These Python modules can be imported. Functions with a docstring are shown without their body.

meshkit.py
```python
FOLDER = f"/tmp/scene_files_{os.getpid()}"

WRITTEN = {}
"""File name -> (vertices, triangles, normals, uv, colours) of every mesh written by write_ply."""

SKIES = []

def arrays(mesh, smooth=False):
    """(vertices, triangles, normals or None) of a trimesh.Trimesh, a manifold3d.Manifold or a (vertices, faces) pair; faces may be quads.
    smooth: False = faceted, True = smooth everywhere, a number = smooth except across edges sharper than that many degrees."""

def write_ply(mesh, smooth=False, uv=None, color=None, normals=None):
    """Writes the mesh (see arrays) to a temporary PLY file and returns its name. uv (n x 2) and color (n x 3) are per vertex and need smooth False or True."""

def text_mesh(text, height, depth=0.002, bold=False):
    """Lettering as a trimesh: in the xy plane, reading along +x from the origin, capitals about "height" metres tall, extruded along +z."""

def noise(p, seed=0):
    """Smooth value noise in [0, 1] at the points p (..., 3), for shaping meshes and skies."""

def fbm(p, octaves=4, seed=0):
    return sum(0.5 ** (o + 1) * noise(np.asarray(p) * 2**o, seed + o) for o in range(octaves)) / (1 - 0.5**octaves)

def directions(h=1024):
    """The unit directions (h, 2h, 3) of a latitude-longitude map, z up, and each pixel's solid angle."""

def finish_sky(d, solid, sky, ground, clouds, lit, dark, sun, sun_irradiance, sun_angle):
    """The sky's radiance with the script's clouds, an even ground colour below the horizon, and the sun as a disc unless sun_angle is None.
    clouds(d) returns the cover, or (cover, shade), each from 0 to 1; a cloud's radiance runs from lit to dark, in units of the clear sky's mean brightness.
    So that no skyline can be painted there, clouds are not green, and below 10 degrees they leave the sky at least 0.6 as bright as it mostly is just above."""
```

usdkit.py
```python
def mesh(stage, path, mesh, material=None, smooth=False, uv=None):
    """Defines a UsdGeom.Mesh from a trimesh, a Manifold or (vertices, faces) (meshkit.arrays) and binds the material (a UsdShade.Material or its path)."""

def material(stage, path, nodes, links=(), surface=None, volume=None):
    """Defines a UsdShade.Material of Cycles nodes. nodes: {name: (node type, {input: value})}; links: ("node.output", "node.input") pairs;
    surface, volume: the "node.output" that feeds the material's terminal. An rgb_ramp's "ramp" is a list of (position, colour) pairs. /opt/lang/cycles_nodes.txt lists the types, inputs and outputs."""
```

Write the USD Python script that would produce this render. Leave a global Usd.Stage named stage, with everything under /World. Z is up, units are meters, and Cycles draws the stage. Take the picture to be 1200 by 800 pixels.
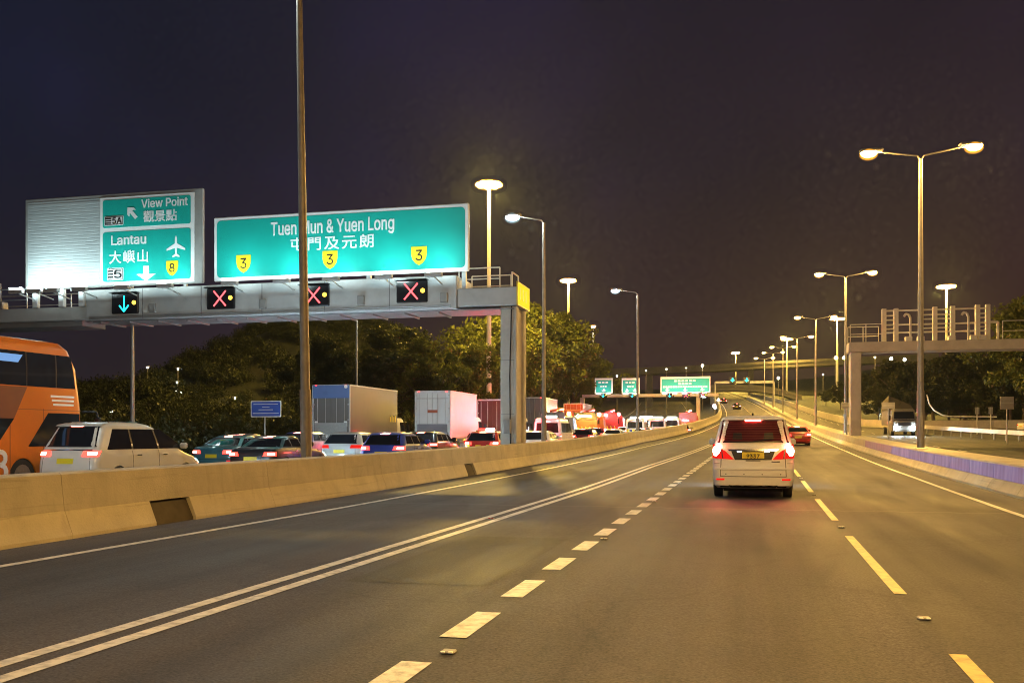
import math, random, numpy as np, trimesh, manifold3d, usdkit, meshkit
from pxr import Usd, UsdGeom, UsdLux, UsdShade, Gf, Sdf
from shapely.geometry import Polygon, box as sbox
from shapely import affinity
from scipy.interpolate import CubicSpline
stage = Usd.Stage.CreateInMemory()
UsdGeom.SetStageUpAxis(stage, 'Z'); UsdGeom.SetStageMetersPerUnit(stage, 1.0)
UsdGeom.Xform.Define(stage, '/World'); UsdGeom.Scope.Define(stage, '/World/Looks')
rng = np.random.default_rng(7); random.seed(7)

# ---------------------------------------------------------------- camera
F, YAW, CY, EYE = 1130.0, -0.2365, 510.4, 1.5        # focal length in photo pixels, yaw to the left of the road, horizon row, eye height
cam = UsdGeom.Camera.Define(stage, '/World/camera')
cam.CreateHorizontalApertureAttr(36.0); cam.CreateVerticalApertureAttr(24.0)
cam.CreateFocalLengthAttr(36.0*F/1200)
cam.CreateVerticalApertureOffsetAttr((CY-400)*36.0/1200)
cam.CreateClippingRangeAttr(Gf.Vec2f(0.1, 5000)); cam.CreateExposureAttr(0.22)
_c, _s = math.cos(YAW), math.sin(YAW)
cam.AddTransformOp().Set(Gf.Matrix4d(_c, -_s, 0, 0,  0, 0, 1, 0,  -_s, -_c, 0, 0,  0, 0, EYE, 1))

# ---------------------------------------------------------------- night sky and moon
SUN_EL, SUN_AZ = math.radians(-6.5), math.radians(60)
usdkit.material(stage, '/World/Looks/night_sky', {
    'tc': ('geometry', {}), 'sep': ('separate_xyz', {}),
    'sky': ('sky_texture', {'sky_type': 'single_scattering', 'sun_disc': False, 'sun_elevation': math.radians(4), 'sun_rotation': SUN_AZ, 'altitude': 0.0}),
    'bgs': ('background_shader', {'strength': 0.0004}),
    'glow': ('rgb_ramp', {'ramp': [(0.0, (.034, .014, .014)), (.10, (.028, .0125, .0155)), (.26, (.0145, .0095, .0185)), (.6, (.0075, .0075, .0170)), (1, (.005, .0065, .0145))]}),
    'az': ('vector_math', {'math_type': 'dot_product', 'vector2': (1.0, 0.0, 0.0)}),
    'azr': ('map_range', {'from_min': -1.0, 'from_max': 1.0, 'to_min': 0.0, 'to_max': 1.0}),
    'azc': ('rgb_ramp', {'ramp': [(.12, (.50, 1.05, 1.25)), (.38, (.95, 1.0, 1.08)), (.62, (1.45, 1.25, 1.0))]}),
    'mul': ('mix', {'mix_type': 'multiply', 'fac': 1.0}),
    'cl': ('noise_texture', {'scale': 2.2, 'detail': 5.0, 'roughness': .55}),
    'clr': ('rgb_ramp', {'ramp': [(.3, (.66, .66, .66)), (.5, (.92, .90, .94)), (.7, (1.3, 1.15, 1.65))]}),
    'mul2': ('mix', {'mix_type': 'multiply', 'fac': 1.0}),
    'bgg': ('background_shader', {'strength': 1.0}), 'add': ('add_closure', {})},
    [('tc.position', 'sep.vector'), ('sep.z', 'glow.fac'), ('tc.position', 'az.vector1'), ('az.value', 'azr.value'), ('azr.result', 'azc.fac'),
     ('glow.color', 'mul.color1'), ('azc.color', 'mul.color2'), ('tc.position', 'cl.vector'), ('cl.fac', 'clr.fac'),
     ('mul.color', 'mul2.color1'), ('clr.color', 'mul2.color2'), ('mul2.color', 'bgg.color'), ('sky.color', 'bgs.color'),
     ('bgs.background', 'add.closure1'), ('bgg.background', 'add.closure2')], surface='add.closure')
dome = UsdLux.DomeLight.Define(stage, '/World/sky')
UsdShade.MaterialBindingAPI.Apply(dome.GetPrim()).Bind(UsdShade.Material.Get(stage, '/World/Looks/night_sky'))
dome.GetPrim().SetCustomDataByKey('kind', 'structure')
moon = UsdLux.DistantLight.Define(stage, '/World/moon')
moon.CreateIntensityAttr(0.004); moon.CreateAngleAttr(0.5); moon.CreateNormalizeAttr(True); moon.CreateColorAttr(Gf.Vec3f(1, .95, .88))
moon.AddRotateXYZOp().Set(Gf.Vec3f(35, 0, -60))

# light strengths (radiance of the glowing surfaces)
SODIUM, MAST, LED = 4300.0, 2000.0, 850.0
SODIUM_COL, MAST_COL, LED_COL = (1, .55, .13), (1, .62, .10), (.80, .97, 1.0)
FLOOD = 125.0
HAZE = 0.00009

# ---------------------------------------------------------------- materials
def mat(name, col, rough=.6, var=.12, scale=6.0, metal=0.0, bump=0.0, bscale=60.0, spec=.5, coat=0.0, var2=None, emis=0.0):
    p = '/World/Looks/' + name
    n = {'g': ('texture_coordinate', {}), 'n': ('noise_texture', {'scale': scale, 'detail': 4.0, 'roughness': .6}),
         'r': ('rgb_ramp', {'ramp': [(.25, tuple(c*(1-var) for c in col)), (.75, tuple(min(1, c*(1+var)) for c in col))]}),
         'p': ('principled_bsdf', {'roughness': rough, 'metallic': metal, 'specular_ior_level': spec, 'coat_weight': coat})}
    l = [('g.object', 'n.vector'), ('n.fac', 'r.fac'), ('r.color', 'p.base_color')]
    if var2:                                           # broad stains: (colour, scale, amount)
        n['n2'] = ('noise_texture', {'scale': var2[1], 'detail': 6.0, 'roughness': .65})
        n['r2'] = ('rgb_ramp', {'ramp': [(.45, (0, 0, 0)), (.7, (var2[2],)*3)]})
        n['mx'] = ('mix', {'color2': var2[0]})
        l = l[:-1] + [('g.object', 'n2.vector'), ('n2.fac', 'r2.fac'), ('r2.color', 'mx.fac'), ('r.color', 'mx.color1'), ('mx.color', 'p.base_color')]
    if bump:
        n['bn'] = ('noise_texture', {'scale': bscale, 'detail': 3.0}); n['b'] = ('bump', {'strength': bump, 'distance': .02})
        l += [('g.object', 'bn.vector'), ('bn.fac', 'b.height'), ('b.normal', 'p.normal')]
    return usdkit.material(stage, p, n, l, surface='p.BSDF')
def concrete(name, col, dirt):
    return usdkit.material(stage, '/World/Looks/' + name, {
        'g': ('texture_coordinate', {}), 'n': ('noise_texture', {'scale': 1.1, 'detail': 6.0, 'roughness': .65}), 'r': ('rgb_ramp', {'ramp': [(.3, tuple(c*.82 for c in col)), (.7, tuple(c*1.14 for c in col))]}),
        'ms': ('mapping', {'scale': (6, .35, 14)}), 'ns': ('noise_texture', {'scale': 1.0, 'detail': 5.0, 'roughness': .7}), 'rs': ('rgb_ramp', {'ramp': [(.58, (0, 0, 0)), (.74, (.5, .5, .5))]}),
        'mv': ('mapping', {'scale': (5, 5, .45)}), 'nv': ('noise_texture', {'scale': 1.0, 'detail': 4.0, 'roughness': .6}), 'rv': ('rgb_ramp', {'ramp': [(.57, (0, 0, 0)), (.8, (.4, .4, .4))]}),
        'x1': ('mix', {'color2': dirt}), 'x2': ('mix', {'color2': tuple(d*1.5 for d in dirt)}), 'bn': ('noise_texture', {'scale': 30.0, 'detail': 4.0}), 'b': ('bump', {'strength': .35, 'distance': .02}), 'p': ('principled_bsdf', {'roughness': .85})},
        [('g.object', 'n.vector'), ('n.fac', 'r.fac'), ('g.object', 'ms.vector'), ('ms.vector', 'ns.vector'), ('ns.fac', 'rs.fac'), ('g.object', 'mv.vector'), ('mv.vector', 'nv.vector'), ('nv.fac', 'rv.fac'),
         ('r.color', 'x1.color1'), ('rs.color', 'x1.fac'), ('x1.color', 'x2.color1'), ('rv.color', 'x2.fac'), ('x2.color', 'p.base_color'), ('g.object', 'bn.vector'), ('bn.fac', 'b.height'), ('b.normal', 'p.normal')], surface='p.BSDF')
def glow(name, col, strength):
    return usdkit.material(stage, '/World/Looks/' + name, {'e': ('emission', {'color': col, 'strength': strength})}, [], surface='e.emission')

M = {}
def asphalt(name, base, sc):
    return usdkit.material(stage, '/World/Looks/' + name, {
        'g': ('texture_coordinate', {}), 'mp': ('mapping', {'scale': (1.0, .12, 1.0)}),
        'n1': ('noise_texture', {'scale': .9, 'detail': 6.0, 'roughness': .65}), 'n2': ('noise_texture', {'scale': 45.0, 'detail': 3.0, 'roughness': .7}),
        'n3': ('noise_texture', {'scale': .16, 'detail': 4.0, 'roughness': .6}), 'mp4': ('mapping', {'scale': (1.5, .025, 1.0)}), 'n4': ('noise_texture', {'scale': 1.0, 'detail': 3.0, 'roughness': .55}), 'r4': ('rgb_ramp', {'ramp': [(.34, (.66, .66, .68)), (.5, (1, 1, 1)), (.66, (1.25, 1.22, 1.2))]}), 'm4': ('mix', {'mix_type': 'multiply', 'fac': 1.0}), 'v5': ('voronoi_texture', {'feature': 'distance_to_edge', 'scale': .22}), 'r5': ('rgb_ramp', {'ramp': [(0, (.45, .45, .45)), (.006, (.55, .55, .55)), (.012, (1, 1, 1))]}), 'nw': ('noise_texture', {'scale': .9, 'detail': 4.0}), 'vm': ('vector_math', {'math_type': 'multiply_add', 'vector2': (1.6, 1.6, 0)}), 'm5': ('mix', {'mix_type': 'multiply', 'fac': .3}),
        'r1': ('rgb_ramp', {'ramp': [(.3, tuple(c*.72 for c in base)), (.7, tuple(c*1.28 for c in base))]}),
        'r2': ('rgb_ramp', {'ramp': [(.3, (.38, .38, .38)), (.7, (1.62, 1.62, 1.62))]}),
        'r3': ('rgb_ramp', {'ramp': [(.35, (.74, .74, .76)), (.62, (1.18, 1.16, 1.12))]}),
        'm1': ('mix', {'mix_type': 'multiply', 'fac': 1.0}), 'm2': ('mix', {'mix_type': 'multiply', 'fac': 1.0}),
        'rr': ('map_range', {'from_min': .3, 'from_max': .7, 'to_min': .62, 'to_max': .85}),
        'b': ('bump', {'strength': .55, 'distance': .012}), 'p': ('principled_bsdf', {'specular_ior_level': .35})},
        [('g.object', 'mp.vector'), ('mp.vector', 'n1.vector'), ('g.object', 'n2.vector'), ('g.object', 'n3.vector'), ('n1.fac', 'r1.fac'), ('n2.fac', 'r2.fac'), ('n3.fac', 'r3.fac'),
         ('r1.color', 'm1.color1'), ('r2.color', 'm1.color2'), ('m1.color', 'm2.color1'), ('r3.color', 'm2.color2'), ('g.object', 'mp4.vector'), ('mp4.vector', 'n4.vector'), ('n4.fac', 'r4.fac'), ('m2.color', 'm4.color1'), ('r4.color', 'm4.color2'), ('g.object', 'nw.vector'), ('nw.color', 'vm.vector1'), ('g.object', 'vm.vector3'), ('vm.vector', 'v5.vector'), ('v5.distance', 'r5.fac'), ('m4.color', 'm5.color1'), ('r5.color', 'm5.color2'), ('m5.color', 'p.base_color'),
         ('n1.fac', 'rr.value'), ('rr.result', 'p.roughness'), ('n2.fac', 'b.height'), ('b.normal', 'p.normal')], surface='p.BSDF')
M['asphalt'] = asphalt('asphalt', (.056, .053, .060), 1)
M['asphalt_old'] = asphalt('asphalt_old', (.066, .063, .058), 1)
M['asphalt_patch'] = asphalt('asphalt_patch', (.044, .042, .040), 1)
M['seam'] = mat('tar_seam', (.020, .019, .018), .45, .3, 9)
M['paint_warm'] = mat('road_paint_warm', (.52, .40, .13), .55, .2, 3.0, var2=((.12, .11, .085), 9.0, .7), bump=.2)  # yellow of the sodium light is put into the white lane paint
M['paint'] = mat('road_paint', (.66, .64, .58), .55, .2, 3.0, var2=((.13, .125, .115), 9.0, .7), bump=.3)
M['concrete'] = concrete('concrete', (.45, .415, .33), (.18, .16, .125))
M['concrete_foot'] = concrete('concrete_foot', (.53, .485, .36), (.16, .14, .105))
M['concrete_dark'] = mat('drain_concrete', (.085, .072, .05), .9, .3, 3.0)
M['purple'] = mat('violet_panel', (.16, .13, .46), .35, .35, 1.6, var2=((.30, .14, .42), .45, .8), bump=.1)  # unused colours for emergency light painted on the barrier face
M['pink'] = mat('rose_panel', (.42, .14, .17), .45, .25, 1.5)
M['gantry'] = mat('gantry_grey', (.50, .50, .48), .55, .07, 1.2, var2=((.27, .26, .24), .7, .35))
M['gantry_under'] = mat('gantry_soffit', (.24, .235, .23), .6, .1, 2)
M['pillar'] = mat('pillar_concrete', (.50, .475, .42), .8, .1, 1.0, bump=.2, var2=((.25, .23, .20), .6, .45))
M['far_concrete'] = mat('weathered_concrete', (.075, .066, .066), .85, .15, .4)
M['steel'] = mat('galvanised_steel', (.40, .40, .39), .42, .12, 8, metal=.6)
M['rail'] = mat('painted_rail', (.62, .60, .54), .5, .1, 4)
M['pole'] = mat('lamp_pole_steel', (.33, .31, .28), .42, .12, 5, metal=.55)
M['pole_dark'] = mat('weathered_pole', (.24, .21, .17), .5, .2, 4, metal=.3)
M['green'] = mat('sign_green', (.008, .40, .335), .4, .05, 1.0)
M['white'] = mat('sign_white', (.80, .81, .80), .45, .04, 2)
M['louvre'] = mat('louvre_white', (.40, .43, .43), .5, .05, 2)
M['yellow'] = mat('sign_yellow', (.80, .58, .02), .45, .04, 2)
M['black'] = mat('black_plastic', (.018, .018, .019), .5, .2, 6)
M['ink'] = mat('sign_black', (.015, .015, .015), .5, .1, 6)
M['blue_sign'] = mat('sign_blue', (.05, .11, .52), .45, .06, 2)
M['sign_back'] = mat('sign_back_grey', (.30, .29, .27), .55, .1, 3)
M['rubber'] = mat('tyre_rubber', (.022, .021, .021), .8, .2, 10)
M['glass'] = mat('dark_car_glass', (.012, .013, .015), .06, .1, 3, spec=.6)
M['glass_tint'] = mat('red_tinted_glass', (.085, .016, .020), .10, .25, 2.5, spec=.6)  # red glow of the brake lights is put into the dark glass colour
M['chrome'] = mat('chrome', (.75, .75, .76), .15, .02, 3, metal=1.0)
M['rim'] = mat('wheel_alloy', (.42, .42, .43), .3, .1, 8, metal=.9)
M['plate'] = mat('yellow_plate', (.72, .56, .02), .4, .05, 4)
M['under'] = mat('underbody', (.02, .02, .02), .8, .2, 5)
def paint(name, col, rough=.3): M[name] = mat('car_' + name, col, rough, .05, 1.5, coat=.5); return M[name]
for n_, c_ in dict(pearl=(.88, .88, .86), ice=(.50, .64, .74), cream=(.60, .57, .50), navy=(.035, .05, .20), blue=(.04, .07, .42), black=(.014, .013, .014), maroon=(.08, .014, .016),
                   silver=(.38, .37, .35), grey=(.14, .135, .13), red=(.42, .03, .02), orange=(.60, .16, .015), truck_white=(.50, .51, .52), truck_grey=(.14, .13, .15), truck_blue=(.10, .17, .38),
                   teal=(.05, .16, .20), lemon=(.72, .62, .05), rust=(.30, .075, .03), white_car=(.68, .69, .69)).items(): paint(n_, c_)
M['orange_bus'] = mat('bus_orange', (.66, .17, .012), .32, .04, 1, coat=.4)
M['bus_dark'] = mat('bus_window', (.018, .022, .030), .07, .2, 1.4, spec=.6)
M['bus_deep'] = mat('bus_rust_panel', (.17, .045, .02), .4, .1, 2)
M['ground'] = mat('rough_grass', (.020, .023, .011), .9, .4, .5, bump=.6, bscale=3, var2=((.03, .026, .018), .06, .7))
M['verge'] = mat('dry_verge', (.085, .070, .042), .9, .3, 1.2, bump=.4, bscale=8, var2=((.05, .05, .025), .3, .7))
M['bark'] = mat('bark', (.065, .05, .036), .9, .3, 6, bump=.5)
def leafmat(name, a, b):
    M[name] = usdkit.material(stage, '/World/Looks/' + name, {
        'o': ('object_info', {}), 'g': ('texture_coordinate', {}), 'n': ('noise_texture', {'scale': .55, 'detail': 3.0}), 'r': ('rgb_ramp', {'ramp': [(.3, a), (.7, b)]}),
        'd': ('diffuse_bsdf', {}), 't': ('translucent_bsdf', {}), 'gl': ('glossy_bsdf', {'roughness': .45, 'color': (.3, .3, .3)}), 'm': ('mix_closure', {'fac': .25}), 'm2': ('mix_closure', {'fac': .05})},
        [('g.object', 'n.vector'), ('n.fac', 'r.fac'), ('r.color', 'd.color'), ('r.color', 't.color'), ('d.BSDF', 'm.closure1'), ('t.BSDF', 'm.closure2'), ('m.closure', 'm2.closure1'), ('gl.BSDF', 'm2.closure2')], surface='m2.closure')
leafmat('leaf', (.055, .07, .014), (.125, .135, .026)); leafmat('leaf_dark', (.020, .026, .011), (.045, .052, .018))  # second leaf colour has the dimness of the unlit trees put into it
for n_, c_, s_ in (('tail_hot', (1, .15, .11), 40), ('tail_red', (1, .03, .02), 7), ('tail_dim', (1, .02, .012), .8), ('amber', (1, .55, .04), 5), ('head_white', (.78, .95, 1), 1300), ('head_queue', (.58, .84, 1), 380), ('brake_hot', (1, .15, .10), 260), ('mast_near', MAST_COL, 4200), ('far_warm', (1, .72, .2), 160), ('head_soft', (.85, .95, 1), 12),
                   ('beacon_red', (1, .04, .05), 2600), ('beacon_pale', (1, .35, .3), 120), ('beacon_amber', (1, .60, .10), 1000), ('beacon_blue', (.40, .58, 1), 700), ('beacon_white', (.85, .92, 1), 350), ('beacon_magenta', (1, .04, .08), 2200), ('bus_blue', (.22, .42, .8), .8), ('strip_amber', (1, .75, .25), 9),
                   ('led_red', (1, .09, .10), 3.2), ('led_cyan', (.02, .85, .95), 2.2), ('led_amber', (1, .62, .06), 3.0), ('led_green', (.03, .9, .75), 3.0), ('lamp_white', LED_COL, LED), ('lamp_dim', LED_COL, LED*.22), ('far_white', (.9, .97, 1), 60),
                   ('sodium', SODIUM_COL, SODIUM), ('mast_glow', MAST_COL, MAST), ('mast_glow_white', (1, .9, .72), 900), ('flood', (.72, .97, 1.0), FLOOD), ('flood_hot', (.74, .97, 1.0), FLOOD*1.2), ('far_sign_flood', (.95, .95, .9), 90), ('id_panel', (1, .72, .03), 1.0),
                   ('bus_light', (.75, .88, 1), 1.1), ('pink_lamp', (1, .5, .45), 8), ('window_teal', (.35, .8, .9), 3)):
    M[n_] = glow('glow_' + n_, c_, s_)

for n_, a_, b_, k_ in (('violet_strip', (.14, .14, .50), (.38, .35, .70), .36), ('violet_strip_b', (.14, .17, .56), (.34, .36, .74), .38), ('violet_strip_c', (.22, .16, .46), (.40, .32, .64), .34), ('rose_strip', (.50, .15, .17), (.44, .22, .32), .26)):  # violet and red light cast on the barrier, imitated by self-glowing colour
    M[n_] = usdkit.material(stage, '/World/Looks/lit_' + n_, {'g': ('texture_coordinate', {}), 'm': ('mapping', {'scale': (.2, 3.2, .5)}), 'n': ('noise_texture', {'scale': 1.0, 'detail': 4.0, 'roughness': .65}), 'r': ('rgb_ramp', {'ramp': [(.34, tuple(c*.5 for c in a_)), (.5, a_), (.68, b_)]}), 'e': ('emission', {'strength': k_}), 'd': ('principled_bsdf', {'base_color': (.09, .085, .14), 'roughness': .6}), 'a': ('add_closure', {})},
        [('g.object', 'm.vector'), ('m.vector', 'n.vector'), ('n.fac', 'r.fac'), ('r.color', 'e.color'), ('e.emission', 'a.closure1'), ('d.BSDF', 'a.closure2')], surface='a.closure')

for n_, c_, k_ in (('refractor_warm', (1, .42, .03), .75), ('refractor_cool', (.55, .85, 1), .28)):   # see-through shells added round the lamps to imitate a halo of glare
    M[n_] = usdkit.material(stage, '/World/Looks/' + n_, {'w': ('layer_weight', {'blend': .5}), 'i': ('math', {'math_type': 'subtract', 'value1': 1.0}), 'q': ('math', {'math_type': 'power', 'value2': 1.8}), 'k': ('math', {'math_type': 'multiply', 'value2': k_*1.5}), 't': ('transparent_bsdf', {}), 'e': ('emission', {'color': c_}), 'a': ('add_closure', {})}, [('w.facing', 'i.value2'), ('i.value', 'q.value1'), ('q.value', 'k.value1'), ('k.value', 'e.strength'), ('t.BSDF', 'a.closure1'), ('e.emission', 'a.closure2')], surface='a.closure')

# ---------------------------------------------------------------- scene-graph helpers
_used = {}
def numbered(base, parent='/World'):
    k = parent + '/' + base; n = _used.get(k, -1) + 1; _used[k] = n
    return k if n == 0 else '%s_%03d' % (k, n)
def setd(prim, label=None, cat=None, group=None, kind=None):
    for k, v in (('label', label), ('category', cat), ('group', group), ('kind', kind)):
        if v: prim.SetCustomDataByKey(k, v)
    return prim
def pth(p): return '/World' if p is None else str(p.GetPath())
def obj(name, mesh, material, parent=None, smooth=35, **k):
    m = usdkit.mesh(stage, numbered(name, pth(parent)), mesh, M[material], smooth=smooth)
    return setd(m.GetPrim(), **k)
def thing(name, label, cat, loc=(0, 0, 0), rz=0.0, group=None, kind=None, rx=0.0, ry=0.0):
    x = UsdGeom.Xform.Define(stage, numbered(name)); x.AddTranslateOp().Set(Gf.Vec3d(*map(float, loc)))
    x.AddRotateXYZOp().Set(Gf.Vec3f(rx, ry, math.degrees(rz)))
    return setd(x.GetPrim(), label, cat, group, kind)
def dup(root, label, loc, rz=0.0, group=None, scale=None, inst=True):
    base = root.GetName().rstrip('0123456789').rstrip('_')
    x = UsdGeom.Xform.Define(stage, numbered(base))
    x.GetPrim().GetReferences().AddInternalReference(root.GetPath())
    x.ClearXformOpOrder() if False else None
    x.GetPrim().GetAttribute('xformOp:translate').Set(Gf.Vec3d(*map(float, loc)))
    x.GetPrim().GetAttribute('xformOp:rotateXYZ').Set(Gf.Vec3f(0, 0, math.degrees(rz)))
    if scale is not None:
        x.AddScaleOp().Set(Gf.Vec3f(*([scale]*3 if np.isscalar(scale) else scale)))
    p = setd(x.GetPrim(), label, root.GetCustomDataByKey('category'), group or root.GetCustomDataByKey('group'))
    if inst: p.SetInstanceable(True)
    return p

# ---------------------------------------------------------------- mesh helpers
cat = trimesh.util.concatenate
def bx(x0, x1, y0, y1, z0, z1):
    m = trimesh.creation.box([x1-x0, y1-y0, z1-z0]); m.apply_translation([(x0+x1)/2, (y0+y1)/2, (z0+z1)/2]); return m
def rb(x0, x1, y0, y1, z0, z1, b=.04):                # box with bevelled edges
    b = min(b, (x1-x0)*.45, (y1-y0)*.45, (z1-z0)*.45); P = []
    for x, y, z in ((b, b, 0), (b, 0, b), (0, b, b)):
        for sx in (x0+x, x1-x):
            for sy in (y0+y, y1-y):
                for sz in (z0+z, z1-z): P.append((sx, sy, sz))
    return trimesh.convex.convex_hull(np.array(P))
def cyl(p, q, r, n=10, r2=None):
    p, q = np.asarray(p, float), np.asarray(q, float); d = q-p; L = np.linalg.norm(d); d /= L
    a = np.cross(d, [0, 0, 1.0] if abs(d[2]) < .9 else [1.0, 0, 0]); a /= np.linalg.norm(a); b = np.cross(d, a)
    t = np.arange(n)*2*np.pi/n; ring = np.cos(t)[:, None]*a+np.sin(t)[:, None]*b; r2 = r if r2 is None else r2
    v = np.vstack([p+ring*r, q+ring*r2, [p], [q]]); f = []
    for i in range(n):
        j = (i+1) % n; f += [[i, j, n+j], [i, n+j, n+i], [j, i, 2*n], [n+i, n+j, 2*n+1]]
    return trimesh.Trimesh(v, np.array(f)[:, ::-1] if False else np.array(f), process=False)
def tube(pts, r, n=8):
    pts = [np.asarray(p, float) for p in pts]; rr = r if hasattr(r, '__len__') else [r]*len(pts)
    return cat([cyl(pts[i], pts[i+1], rr[i], n, rr[i+1]) for i in range(len(pts)-1)])
def extr(poly, depth):                                # shapely polygon -> prism along +z
    return cat([trimesh.creation.extrude_polygon(g, depth, engine='earcut') for g in getattr(poly, 'geoms', [poly])])
def face(poly, x0, y, z0, depth=.02, s=1.0):           # a flat figure drawn in (x, z), standing at y and facing -y
    m = extr(poly, depth); v = m.vertices*1.0
    m.vertices = np.stack([x0+v[:, 0]*s, y-v[:, 2], z0+v[:, 1]*s], 1); return m
def face_mesh(m, x0, y, z0, s=1.0):
    v = m.vertices*1.0; m = m.copy(); m.vertices = np.stack([x0+v[:, 0]*s, y-v[:, 2], z0+v[:, 1]*s], 1); return m
def rrect(x0, z0, x1, z1, r): return sbox(x0+r, z0+r, x1-r, z1-r).buffer(r, 4)
def text(s, h, bold=True): return meshkit.text_mesh(s, h, .012, bold)
def text_w(m): return m.bounds[1][0]-m.bounds[0][0]
def sphere(c, r, n=1, sc=(1, 1, 1)):
    m = trimesh.creation.icosphere(n, 1.0); m.vertices = m.vertices*np.array(sc)*r+np.array(c); return m

# ---------------------------------------------------------------- the lie of the land
_cx = CubicSpline([-80, -20, 0, 20, 39, 73, 108, 138, 177, 200, 250, 330, 450, 600], [0, 0, 0, .1, .3, .85, 1.1, .85, .25, -.4, -2.5, -8, -18, -32])
def xc(y): return _cx(np.clip(y, -80, 600))
def zc(y): y = np.maximum(np.asarray(y, float), 0); return np.where(y < 220, .00015*y*y, 7.26+.066*(y-220))
def zl(y): y = np.maximum(np.asarray(y, float), 0); return np.where(y < 300, .0001*y*y, 9+.06*(y-300))
def tab(*p): a = np.array(p, float); return lambda y: np.interp(y, a[:, 0], a[:, 1])
LB = tab((-40, -9.5), (0, -9.47), (15, -9.42), (40, -9.15), (80, -9.1), (120, -6.9), (166, -4.6), (200, -4.0), (260, -3.6))
LE = tab((-40, -8.3), (9, -8.27), (19, -7.95), (40, -7.75), (68, -7.65), (90, -6.9), (120, -5.6), (166, -3.6), (200, -3.1), (260, -2.8))
DBL = tab((-40, -4.65), (5, -4.6), (15, -4.43), (25, -4.2), (40, -4.1), (74, -3.3), (130, -2.6))
RD = tab((-40, 1.35), (10, 1.39), (20, 1.45), (31, 1.52), (60, 1.6), (300, 1.5))
RE = tab((-40, 4.6), (19, 4.77), (33, 5.05), (60, 5.3), (200, 5.3))
RB = tab((-40, 5.7), (20, 5.85), (50, 6.1), (80, 6.1), (200, 6.1))
def road_pt(off, y, dz=0.0): return np.array([xc(y)+off, y, zc(y)+dz])
def at(px, py, Y):                                    # the world point at depth Y (along the road) on a sight line: used to measure the photograph
    a, b = (px-600)/F, (CY-py)/F; r = np.array([_s+a*_c, _c-a*_s, b]); t = Y/r[1]
    return np.array([r[0]*t, Y, EYE+r[2]*t])

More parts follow.
